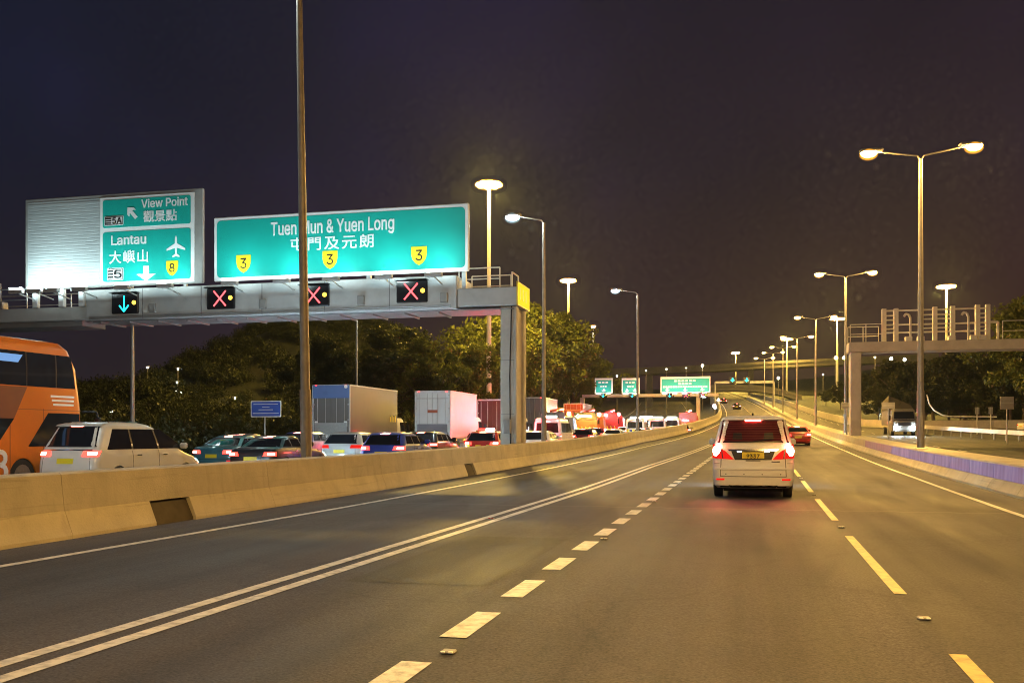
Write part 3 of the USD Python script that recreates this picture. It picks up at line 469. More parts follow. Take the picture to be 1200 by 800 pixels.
# ---------------------------------------------------------------- far gantry over the left carriageway
FY = 160.0; fz = float(zl(FY))
fg = thing('sign_gantry', 'distant amber-lit gantry with three green boards above the queue', 'gantry')
xa, xb = at(682, 462, FY)[0], at(842, 462, FY)[0]; zb_, zt_ = at(760, 465, FY)[2], at(760, 461.3, FY)[2]
obj('beam', rb(xa, xb, FY, FY+1.5, zb_, zt_, .04), 'pillar', fg); obj('pillar', rb(xa-.4, xa+.3, FY+.2, FY+1.3, 0, zb_, .05), 'pillar', fg)
xp = at(818, 470, FY)[0]; obj('pillar', rb(xp-.3, xp+.3, FY+.2, FY+1.3, 0, zb_, .05), 'pillar', fg)
def far_board(label, p0, p1, lines, marks):
    a, b = at(*p0, FY-.3), at(*p1, FY-.3); t = thing('direction_sign', label, 'road sign')
    z0, z1, x0, x1 = b[2], a[2], a[0], b[0]
    obj('backing', rb(x0, x1, FY-.3, FY-.1, z0, z1, .03), 'white', t); obj('panel', bx(x0+.22, x1-.22, FY-.33, FY-.3, z0+.22, z1-.35), 'green', t)
    for zf_, w, n in lines:                              # lines of lettering too small to read from here
        for k in range(n): obj('lettering', bx(x0+(x1-x0)*(.5-w/2+w*k/n), x0+(x1-x0)*(.5-w/2+w*(k+.72)/n), FY-.35, FY-.33, z0+(z1-z0)*zf_-.13, z0+(z1-z0)*zf_+.13), 'white', t)
    for xf_ in marks: shape('arrow', ARROW, x0+(x1-x0)*xf_, z0+.55, .55, FY-.33, 'white', t)
    for x in np.arange(x0+.8, x1, 1.6):
        m = trimesh.Trimesh([(x-.3, FY-1.7, z0-.1), (x+.3, FY-1.7, z0-.1), (x+.3, FY-1.5, z0-.15), (x-.3, FY-1.5, z0-.15)], [[0, 1, 2], [0, 2, 3]], process=False); m.vertices[2:, 2] -= .0
        a_ = obj('flood_lamp', bx(x-.33, x+.33, FY-1.75, FY-1.45, z0-.3, z0-.17), 'gantry_under', t); obj('lens', m, 'far_sign_flood', a_, smooth=False)
far_board('small far green sign, left of the three on the distant gantry', (697, 443), (718, 461), ((.72, .6, 3), (.47, .4, 3)), (.5,))
far_board('small far green sign right behind the thin lamp pole, middle of the distant gantry', (728.5, 443), (749.5, 461), ((.72, .55, 3), (.47, .4, 3)), (.3, .75))
far_board('wide far green sign with three white arrows on the distant gantry', (774, 441.5), (832.5, 460), ((.74, .45, 6), (.56, .28, 4), (.38, .9, 18)), (.14, .5, .84))
for i, (px_, k) in enumerate(((707, 'arrow'), (741, 'arrow'), (785, 'arrow'), (804, 'cross'), (824, 'cross'))):
    p = at(px_, 463, FY-.15)
    lane_signal(['far cyan arrow signal under the leftmost small sign', 'far cyan arrow signal under the middle small sign', 'far cyan arrow signal under the left end of the wide far sign', 'far red cross signal under the middle of the wide far sign', 'far red cross signal under the right end of the wide far sign'][i], p[0], p[2], k, y=FY-.15, s=.85)

# signals over our own road, far ahead
OY = 250.0; og = thing('signal_gantry', 'thin distant gantry across our road with two green arrows', 'gantry')
x0, x1 = at(838, 445, OY)[0], at(907, 445, OY)[0]; zz = at(870, 447, OY)[2]
obj('beam', rb(x0, x1, OY, OY+.6, zz-.45, zz+.15, .03), 'gantry', og)
for x in (x0, x1): obj('post', cyl((x, OY+.3, zc(OY)-.3), (x, OY+.3, zz), .16, 8), 'gantry', og)
for i, px_ in enumerate((858.5, 875)):
    p = at(px_, 445.3, OY-.05); t = thing('lane_signal', ['far green arrow signal over our road, left one', 'far green arrow signal over our road, right one'][i], 'lane signal', p)
    obj('case', rb(-.8, .8, -.15, .05, -.8, .8, .05), 'black', t); obj('lit_arrow', face(affinity.scale(ARROW, .75, .95, origin=(0, 0)), 0, -.155, 0, .01), 'led_green', t, smooth=False)

# flyovers beyond
fl = thing('flyover', 'distant concrete flyover crossing above the road far ahead', 'flyover')
p0, p1 = at(815, 431, 345), at(1060, 423, 345)
def deck(pts, w, th):
    out = []
    for a, b in zip(pts[:-1], pts[1:]):
        v = [(a[0], a[1], a[2]), (b[0], b[1], b[2]), (b[0], b[1]+w, b[2]), (a[0], a[1]+w, a[2])]; v += [(x, y, z-th) for x, y, z in v]
        out.append(trimesh.convex.convex_hull(np.array(v)))
    return cat(out)
pts = [at(x, y, 345) for x, y in ((640, 437), (760, 433.5), (835, 430), (880, 427.5), (940, 424.5), (1000, 421.5), (1100, 417))]
obj('deck', deck(pts, 9, 1.4), 'far_concrete', fl); obj('parapet', deck([p+np.array([0, -.2, .9]) for p in pts], .3, .9), 'far_concrete', fl)
for k in (1, 3, 5): obj('pier', rb(pts[k][0]-.9, pts[k][0]+.9, 348, 350.5, 5, pts[k][2]-1.2, .1), 'far_concrete', fl)
f2 = thing('flyover', 'low violet-tinted ramp bridge crossing just above the far end of our road', 'flyover')
pts = [at(x, y, 300) for x, y in ((832, 454), (860, 453.5), (890, 454.5), (912, 458), (940, 466))]
obj('deck', deck(pts, 8, 1.1), 'far_concrete', f2); obj('parapet', deck([p+np.array([0, -.2, .8]) for p in pts], .3, .75), 'far_concrete', f2)

# ---------------------------------------------------------------- street lamps
def twin_lamp(label, base, H, half, group, glowm, both=True, m='pole', lean=0.0, side=-1, rise=.22, r0=.13, hs=1.0):
    t = thing('street_lamp', label, 'street lamp', base, group=group, ry=lean)
    obj('base_sleeve', cyl((0, 0, -.3), (0, 0, 2.3), r0*1.12, 12), m, t)
    obj('pole', cyl((0, 0, 2.3), (0, 0, H-.25), r0*.95, 12, r0*.55), m, t)
    obj('base_plate', rb(-.24, .24, -.24, .24, 0, .05, .02), m, t); obj('access_door', bx(-.06, .06, -r0*1.14-.012, -r0*1.0, .6, 1.3), m, t)
    for sd in ((-1, 1) if both else (side,)):
        obj('arm', tube([(0, 0, H-.3), (sd*.12, 0, H-.12), (sd*half*.8, 0, H+rise*.6)], .038, 6), m, t)
        x0, x1 = sorted((sd*half*.72, sd*(half+.34*hs))); hd = obj('lamp_head', rb(x0, x1, -.17*hs, .17*hs, H+rise*.5, H+rise*.5+.17*hs, .06), m, t)
        if glowm:
            xm = sd*half; s = sphere((xm, 0, H+rise*.5), 1, 1, (.30*hs, .15*hs, .17*hs)); s.update_faces(s.triangles_center[:, 2] < H+rise*.5+.005); s.remove_unreferenced_vertices()
            obj('lamp_bowl', s, glowm, hd, smooth=True)
            obj('refractor', sphere((xm, 0, H+rise*.5-.05), 1, 2, (.37*hs, .25*hs, .25*hs)), 'refractor_warm' if glowm == 'sodium' else 'refractor_cool', hd, smooth=True)  # added glow shell, paints a halo round the bowl
    return t
GR = 'sodium lamps along the median barrier'
# twin sodium lamps on the median, nearest first (px of the pole, of the left and right lamp, Y)
tw = [(41.0, 6.80, 'tall twin-arm sodium lamp on the median, nearest one, before the bare gantry'), (78, 7.56, 'twin-arm sodium lamp beside the bare gantry pillar, second along the median'),
      (112, 7.7, 'twin-arm sodium lamp third along the median, thinner against the sky'), (145, 7.38, 'twin-arm sodium lamp fourth along the median'), (180, 6.73, 'small twin sodium lamp fifth along the median'), (212, 5.94, 'tiny twin sodium lamp sixth along the median'), (235, 4.6, 'tiny twin sodium lamp farthest along the median')]
for i, (yy, xx, lb) in enumerate(tw):
    base = (xx, yy, float(zc(yy))+(.73 if yy < 250 else 0)); Ht = (at(600, [178, 322, 372, 396, 407, 413, 419][i], yy)[2] if False else None)
    d = yy*_c+xx*_s; Ht = EYE+(CY-[179, 322, 372.5, 395.5, 407, 413.5, 420][i])*d/F-base[2]
    twin_lamp(lb, base, Ht, 1.95, GR, 'sodium', hs=1.0)
# one more of the row stands behind us
twin_lamp('twin sodium lamp behind the viewpoint on the median', (6.5, 3.0, .73), 11.5, 1.95, GR, 'sodium', hs=1.0)
GL2 = 'white lamps along the left barrier'
lw = [(20.6, -9.85, 13.2, 2.2, 'leaning lamp pole in front of the wide green sign, its head out of view', 'pole_dark', -1.0), (45.5, -9.39, None, 1.55, 'thin lamp pole right of the gantry pillar with a cold white lamp', 'pole_dark', 0), (80, -8.6, None, 1.84, 'thin lamp pole with cold white lamp in front of the distant gantry', 'pole_dark', 0)]
for i, (yy, xx, H_, half, lb, m, lean) in enumerate(lw):
    d = yy*_c+xx*_s; bz = float(zc(yy))+.2; Ht = H_ or EYE+(CY-[0, 255, 341][i])*d/F-bz
    twin_lamp(lb, (xx, yy, bz), Ht, half, GL2, 'lamp_white', False, m, lean, -1, r0=.115, hs=1.1)
twin_lamp('white lamp behind the viewpoint on the left barrier', (-10, -3.5, .2), 12.0, 1.84, GL2, 'lamp_white', False, 'pole_dark', r0=.115, hs=1.1)
for i, (px_, py_, X_, lb, lit) in enumerate(((418, 368, -29.0, 'thin lamp pole with cold lamp behind the grey box truck, before the trees', True), (155, 300, -29.0, 'lamp pole standing under the left end of the near gantry', True))):
    a = math.tan(YAW+math.atan((px_-600)/F)); yy = X_/a; d = yy*_c+X_*_s
    twin_lamp(lb, (X_, yy, float(zl(yy))-.2), EYE+(CY-py_)*d/F-float(zl(yy))+.2, 1.84, None, 'lamp_dim', False, 'pole', 0, 1, r0=.11, hs=1.1)
# high masts
def high_mast(label, px_, py_, d, w, gm='mast_glow'):
    a = math.tan(YAW+math.atan((px_-600)/F)); yy = d/(_c+_s*a); xx = yy*a; zt = EYE+(CY-py_)*d/F; z0 = float(ground_z(np.array(xx), np.array(yy)))
    t = thing('high_mast', label, 'high mast light', (xx, yy, z0-.2), group='high mast lights'); H = zt-z0+.2; r = w/2
    obj('mast', cyl((0, 0, 0), (0, 0, H-.1), .36, 12, .19), 'rail', t)
    obj('lantern_ring', cat([cyl((r*.72*math.cos(q), r*.72*math.sin(q), H+.02), (r*.72*math.cos(q+.7854), r*.72*math.sin(q+.7854), H+.02), .07, 6) for q in np.arange(8)*.7854]+[cyl((0, 0, H-.1), (r*.72*math.cos(q), r*.72*math.sin(q), H+.02), .05, 5) for q in np.arange(8)*.7854]), 'rail', t)
    for q in np.arange(8)*.7854+.39: obj('lantern', sphere((r*.78*math.cos(q), r*.78*math.sin(q), H-.18), 1, 1, (r*.27, r*.27, .22)), gm, t, smooth=True)
    obj('refractor', sphere((0, 0, H-.18), 1, 2, (r*1.22, r*1.22, .62)), 'refractor_warm', t, smooth=True)
    return t
high_mast('tall high mast light right of the near gantry, lit ring like a saucer', 573, 215, 118, 3.0, 'mast_near')
high_mast('high mast light above the roadside trees, second nearest', 666, 328, 195, 3.0)
high_mast('high mast light behind the bare gantry frame on the right', 1109, 335, 203, 3.6)
high_mast('high mast light between the second and third median lamps', 981, 373, 262, 3.6)
high_mast('high mast light low over the road end among median lamps', 922, 397, 330, 3.8)
high_mast('small pale high mast light beyond the trees', 695, 382, 290, 1.6, 'mast_glow_white')
high_mast('small high mast light far over the flyover', 862, 413, 400, 3.2)
high_mast('tiny high mast light at the far right of the flyover', 1037, 396, 380, 1.6) if False else None

# distant small lamps on the hillside and beyond the right gantry
def small_lamp(label, px_, py_, Y, m='far_white', r=.2, h=4.0):
    p = at(px_, py_, Y); z0 = float(ground_z(np.array(p[0]), np.array(p[1]))); z0 = min(z0, p[2]-1.2)
    t = thing('distant_lamp', label, 'street lamp', (p[0], p[1], z0-.3), group='distant lamps'); H = p[2]-z0+.3
    obj('pole', cyl((0, 0, 0), (0, 0, H), .07, 6), 'pole_dark', t); obj('lamp_head', rb(-.3, .3, -.2, .2, H+.05, H+.2, .04), 'pole_dark', t); obj('lamp_bowl', sphere((0, 0, H-.05), r, 1), m, t, smooth=True)
for a in (('pinpoint white lamp on the dark hill behind the bus, leftmost', 131, 482, 95), ('pinpoint lamp high on the dark hill right of the plain pole', 173, 430, 120), ('pinpoint lamp, top of the short column of lights on the hill', 208.5, 432, 120), ('pinpoint lamp, second in the column of lights on the hill', 208, 447.5, 120),
          ('pinpoint lamp, lower left of the pair under the column on the hill', 207, 458, 120), ('pinpoint lamp, lower right of the pair under the column on the hill', 212.5, 459.5, 120), ('pinpoint lamp on the hill left of the blue board', 275, 466, 120), ('small yellow lamp between leaning pole and box truck top', 393, 432.5, 120)): small_lamp(*a, r=.12)
for a in (('warm lamp of three under the right flyover, leftmost', 979.5, 419, 250, 'far_warm', .42), ('warm lamp of three under the right flyover, middle', 989.5, 419, 250, 'far_warm', .42), ('warm lamp of three under the right flyover, nearest the bare gantry', 998.5, 419, 250, 'far_warm', .42),
          ('white lamp just under the bare gantry beam, left', 1044.5, 420, 240, 'far_white', .35), ('white lamp just under the bare gantry beam, right', 1060, 421, 240, 'far_white', .35), ('faint lamp under the beam beside the gantry pillar', 1025.5, 418.5, 240, 'far_white', .16), ('faint lamp between second and third median poles', 964.5, 438.5, 260, 'far_white', .16),
          ('faint warm lamp left of the third median pole', 912, 442.5, 300, 'mast_glow_white', .3), ('faint lamp above the far gantry, left of the wide sign', 723, 440, 250, 'far_white', .22), ('pinpoint lamp above the wide far sign, left', 757, 434, 260, 'far_white', .12), ('pinpoint lamp above the wide far sign, middle', 781, 432, 260, 'far_white', .2), ('pinpoint lamp above the wide far sign, right', 804, 431, 260, 'far_white', .12), ('bright lamp up right of the wide far sign', 823, 428, 260, 'mast_glow_white', .32), ('pale lamp at the far bend above the left barrier', 842, 468, 240, 'far_white', .35), ('pink lamp just left of the minivan roof at the barrier bend', 837, 475, 200, 'pink_lamp', .4), ('pale lamp under the far wide sign, beside the bend', 838, 477.5, 190, 'far_white', .22)): small_lamp(*a)

# ---------------------------------------------------------------- roadside signs
bs = at(312, 479, 56); t = thing('roadside_board', 'blue roadside information board on a grey post, left of the leaning pole', 'road sign', (bs[0], 56, 0))
z0 = bs[2]; obj('board', face(rrect(-1.05, z0-.52, 1.05, z0+.52, .08), 0, 0, 0, .05), 'white', t); obj('panel', face(rrect(-.99, z0-.46, .99, z0+.46, .06), 0, -.05, 0, .012), 'blue_sign', t)
for zf_, w in ((.30, 1.7), (.12, .5), (-.05, 1.0), (-.28, 1.8)): obj('lettering', bx(-w/2, w/2, -.075, -.062, z0+zf_-.02, z0+zf_+.02), 'white', t)
for x in (-.12,): obj('post', cyl((x, .05, -.3), (x, .05, z0+.4), .055, 8), 'steel', t)
def back_sign(label, px_, py_, Y, w, h):
    p = at(px_, py_, Y); z0 = float(zc(Y))-.3; t = thing('sign_board', label, 'road sign', (p[0], Y, z0)); z = p[2]-z0
    obj('board', rb(-w/2, w/2, -.03, .03, z-h/2, z+h/2, .02), 'sign_back', t); obj('rail', bx(-w*.45, w*.45, -.06, -.03, z-.05, z+.05), 'steel', t); obj('post', cyl((0, .06, 0), (0, .06, z+h*.4), .05, 8), 'steel', t)
back_sign('grey back of a small square sign on a post, far right by the white car', 1180, 472, 78, .95, .95); back_sign('small bluish sign back near the oncoming lorry', 1041, 475, 90, 1.1, .55); back_sign('pale sign plate fixed low beside the second median lamp pole', 992.5, 475, 74, .75, .45)
for px_, nm in ((1145, 'slim grey marker post before the right-hand wood, left one'), (1161, 'slim grey marker post before the right-hand wood, right one')):
    p = at(px_, 478, 105); t = thing('marker_post', nm, 'post', (p[0], 105, float(zc(105))-.2)); obj('post', cyl((0, 0, 0), (0, 0, 2.9), .06, 8), 'rail', t); obj('plate', rb(-.2, .2, -.05, -.01, 2.2, 2.9, .01), 'sign_back', t)

# guard rails and walls of the oncoming side
gr = thing('guard_rail', 'low steel guard rail gleaming pale cyan between the oncoming lanes', 'guard rail')
def seg_strip(fn, ys, sec):
    P = [np.array(fn(y_)) for y_ in ys]; return cat([sw2(P[i], P[i+1], sec) for i in range(len(P)-1)])
def sw2(a, b, sec):
    sec = np.asarray(sec, float); d = b-a; d[2] = 0; d /= np.linalg.norm(d); s_ = np.array([d[1], -d[0], 0])
    v = np.vstack([a+np.outer(sec[:, 0], s_)+np.outer(sec[:, 1], [0, 0, 1]), b+np.outer(sec[:, 0], s_)+np.outer(sec[:, 1], [0, 0, 1])]); return trimesh.convex.convex_hull(v)
rail_x = tab((60, 23.5), (83, 21.3), (104, 18.6), (135, 16.2), (200, 14.5))
ysr = np.arange(58, 112, 4.0)
obj('rail_beam', seg_strip(lambda y_: (rail_x(y_), y_, zc(y_)), ysr, [(-.05, .50), (.05, .50), (.05, .86), (-.05, .86)]), 'rail', gr)
for y_ in np.arange(58, 110, 2.6): obj('post', bx(rail_x(y_)+.05, rail_x(y_)+.15, y_-.06, y_+.06, zc(y_)-.3, zc(y_)+.8), 'steel', gr)
wl = thing('concrete_wall', 'yellow-lit concrete parapet along the far edge of the oncoming road', 'wall')
wp = [(40, 128), (29.5, 128), (19, 127), (15.2, 134), (14.2, 150), (13.2, 180), (12.0, 215), (10.2, 250), (6, 300), (2, 340)]
for k in range(len(wp)-1):
    a, b = (np.array([x, y_, float(zc(y_))]) for x, y_ in wp[k:k+2]); obj('wall_panel', sw2(a, b-(b-a)*.004, [(-.2, -.6), (.2, -.6), (.14, .95), (-.14, .95)]), 'concrete', wl)
obj('handrail', tube([at(*q, 132) for q in ((1086, 462), (1089, 473), (1095, 481), (1104, 486), (1112, 487.6), (1140, 488), (1168, 488.3))], .09, 6), 'rail', wl)
vg = obj('verge', strip(K(7.25), K(8.4), ysteps(-20, 300), .08), 'verge', smooth=True, kind='structure')

# ---------------------------------------------------------------- trees and hillside cover
def leaves(centers, radii, n, size, seed):
    r = np.random.default_rng(seed); V = []
    for c, R, k in zip(centers, radii, n):
        d = r.normal(size=(k, 3)); d /= np.linalg.norm(d, axis=1, keepdims=True); p = c+d*R*(r.random((k, 1))**.45)*np.array([1, 1, .8])
        a = r.normal(size=(k, 3)); a /= np.linalg.norm(a, axis=1, keepdims=True); b = np.cross(a, d+r.normal(size=(k, 3))*.5); b /= np.linalg.norm(b, axis=1, keepdims=True)+1e-9
        s = size*(.6+.8*r.random((k, 1))); V.append(np.stack([p-a*s, p+b*s*.55, p+a*s, p-b*s*.55], 1))
    V = np.concatenate(V); k = len(V); i = np.arange(k)*4; return V.reshape(-1, 3), np.stack([i, i+1, i+2, i+3], 1)
def make_tree(label, group, H, spread, seed, leaf, clumps=46, per=95, size=.26, name='broadleaf_tree'):
    r = np.random.default_rng(seed); t = thing(name, label, 'tree', (0, 0, -60), group=group); th = H*.34
    limbs = []; C, R = [], []
    lob = r.random(6)*2*np.pi; la = .16+.2*r.random(3)
    for k in range(clumps):
        q = r.random()*2*np.pi; u = r.random()**.6*(1+sum(la[i]*math.sin((i+1)*q+lob[i]) for i in range(3))); zz = th+(H-th)*(.05+.9*r.random()); env = math.sin(math.pi*min(1, max(.08, (zz-th*.75)/(H-th*.75))))**.55
        c = np.array([math.cos(q)*u*spread*env, math.sin(q)*u*spread*env, zz]); C.append(c); R.append((.35+.75*r.random()**1.5)*spread*.30)
    for k in range(7):
        c = C[k]; mid = np.array([c[0]*.4, c[1]*.4, th+(c[2]-th)*.45]); limbs.append(tube([(0, 0, th*.8), mid, c], [.14, .09, .04], 5))
    obj('trunk', cat([tube([(0, 0, -.6), (.1, .05, th*.5), (0, 0, th), (0, 0, H*.7)], [.30, .24, .19, .07], 8)]+limbs), 'bark', t)
    C = np.array(C); R = np.array(R); n = (per*(R/R.mean())**2).astype(int)
    obj('crown', leaves(C, R, n, size, seed+5), leaf, t, smooth=False); return t
GT = 'trees along the left roadside'
variants = [make_tree('x', GT, 14, 5.2, 11, 'leaf', 74, 190, .19), make_tree('x', GT, 12, 5.8, 12, 'leaf', 74, 190, .19), make_tree('x', GT, 15, 4.6, 13, 'leaf', 70, 190, .18)]
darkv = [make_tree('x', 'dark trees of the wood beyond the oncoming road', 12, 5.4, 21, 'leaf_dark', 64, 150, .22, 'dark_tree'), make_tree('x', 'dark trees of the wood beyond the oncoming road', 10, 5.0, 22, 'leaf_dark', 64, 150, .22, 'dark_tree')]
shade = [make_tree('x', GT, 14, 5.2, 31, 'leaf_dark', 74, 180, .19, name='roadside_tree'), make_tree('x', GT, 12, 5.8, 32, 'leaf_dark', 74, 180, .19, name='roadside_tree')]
_first = {}
def plant(src, label, x, y, top, rz, group=None):
    z0 = float(ground_z(np.array(x), np.array(y)))-.1; h0 = [14, 12, 15, 12, 10, 14, 12][[*variants, *darkv, *shade].index(src)]; s = (top-z0)/h0
    wid = max(s, .75) if s > .5 else s
    if src.GetPath() not in _first:
        _first[src.GetPath()] = 1; src.GetAttribute('xformOp:translate').Set(Gf.Vec3d(float(x), float(y), z0)); src.GetAttribute('xformOp:rotateXYZ').Set(Gf.Vec3f(0, 0, math.degrees(rz)))
        UsdGeom.Xformable(src).AddScaleOp().Set(Gf.Vec3f(s, s, s)); src.SetCustomDataByKey('label', label); return
    x_ = UsdGeom.Xform.Define(stage, numbered(src.GetName())); x_.GetPrim().GetReferences().AddInternalReference(src.GetPath())
    P = x_.GetPrim(); P.GetAttribute('xformOp:translate').Set(Gf.Vec3d(float(x), float(y), z0)); P.GetAttribute('xformOp:rotateXYZ').Set(Gf.Vec3f(0, 0, math.degrees(rz))); P.GetAttribute('xformOp:scale').Set(Gf.Vec3f(wid, wid, s))
    setd(P, label, 'tree', group or src.GetCustomDataByKey('group')); P.SetInstanceable(True)
# (pixel column, crown-top row, Y, label)
TR = [(378, 395, 92, 'dark roadside tree behind the leaning pole and the box truck'), (412, 383, 96, 'roadside tree behind the box truck and its thin lamp'), (450, 384, 98, 'roadside tree under the rightmost red cross signal'), (484, 388, 102, 'roadside tree above the gap between the two trucks'),
      (522, 370, 104, 'broad amber-lit tree above the white box truck'), (556, 366, 108, 'amber-lit tree just left of the gantry pillar'), (590, 370, 112, 'tree directly behind the gantry pillar'), (622, 362, 116, 'brightest amber-lit tree just right of the gantry pillar'), (650, 368, 128, 'amber-lit tree behind the thin lamp pole right of the pillar'), (672, 388, 150, 'right end tree of the roadside row, before the distant gantry'), (688, 428, 175, 'last low tree of the roadside row, next to the far signs'),
      (500, 398, 90, 'lower front tree right of the box truck'), (545, 400, 94, 'lower front tree above the white truck roof'), (630, 410, 108, 'lower front tree behind the police van'), (400, 412, 84, 'low dark tree over the box truck'), (445, 415, 86, 'low dark tree right of the thin lamp')]
for i, (px_, py_, Y, lb) in enumerate(TR):
    a = math.tan(YAW+math.atan((px_-600)/F)); p = at(px_, py_, Y); x = min(p[0], -30.5 if Y < 125 else -29.5)
    if x < p[0]-.5: Y = x/a; p = at(px_, py_, Y)
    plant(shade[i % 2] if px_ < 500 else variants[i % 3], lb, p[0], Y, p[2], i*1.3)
DT = [(1004, 440, 190), (1022, 425, 185), (1040, 430, 170), (1058, 424, 160), (1076, 428, 165), (1094, 420, 158), (1112, 424, 160), (1130, 415, 150), (1148, 420, 152), (1166, 408, 146), (1184, 414, 140), (1200, 404, 138), (1030, 455, 150), (1085, 450, 145), (1125, 452, 146), (1160, 446, 142), (985, 452, 225), (968, 458, 250)]
for i, (px_, py_, Y) in enumerate(DT):
    p = at(px_, py_, Y); plant(darkv[i % 2], 'dark tree of the wood beyond the oncoming road', p[0], Y, p[2], i*1.7)
p = at(1212, 352, 92); plant(variants[1], 'pale-lit tree at the right edge behind the bare gantry', p[0], 92, p[2], .4, 'edge tree')
# shrubs that cover the hill

pi = UsdGeom.PointInstancer.Define(stage, '/World/hillside_shrubs'); 
usdkit.mesh(stage, '/World/hillside_shrubs/bush', leaves(np.array([[0, 0, .8], [.9, .2, .6], [-.8, .4, .7], [.1, -.9, .6], [.2, .8, 1.1]]), [1.1]*5, [190]*5, .115, 5), M['leaf_dark'])
pi.CreatePrototypesRel().SetTargets(['/World/hillside_shrubs/bush'])
r = np.random.default_rng(3); n = 2600; X = -32-110*r.random(n)**1.2; Yv = 45+190*r.random(n); X2 = 36+60*r.random(300); Y2 = 110+150*r.random(300); X = np.concatenate([X, X2]); Yv = np.concatenate([Yv, Y2]); Z = ground_z(X, Yv)
pi.CreatePositionsAttr([Gf.Vec3f(float(a), float(b), float(c)) for a, b, c in zip(X, Yv, Z)]); pi.CreateProtoIndicesAttr([0]*len(X))
pi.CreateScalesAttr([Gf.Vec3f(float(s), float(s), float(s*h)) for s, h in zip(.6+1.0*r.random(len(X)), .7+.6*r.random(len(X)))])
pi.CreateOrientationsAttr([Gf.Quath(math.cos(q/2), 0, 0, math.sin(q/2)) for q in r.random(len(X))*6.28])
setd(pi.GetPrim(), 'dark shrubs covering the hillside left of the queue', 'shrubs', kind='stuff')

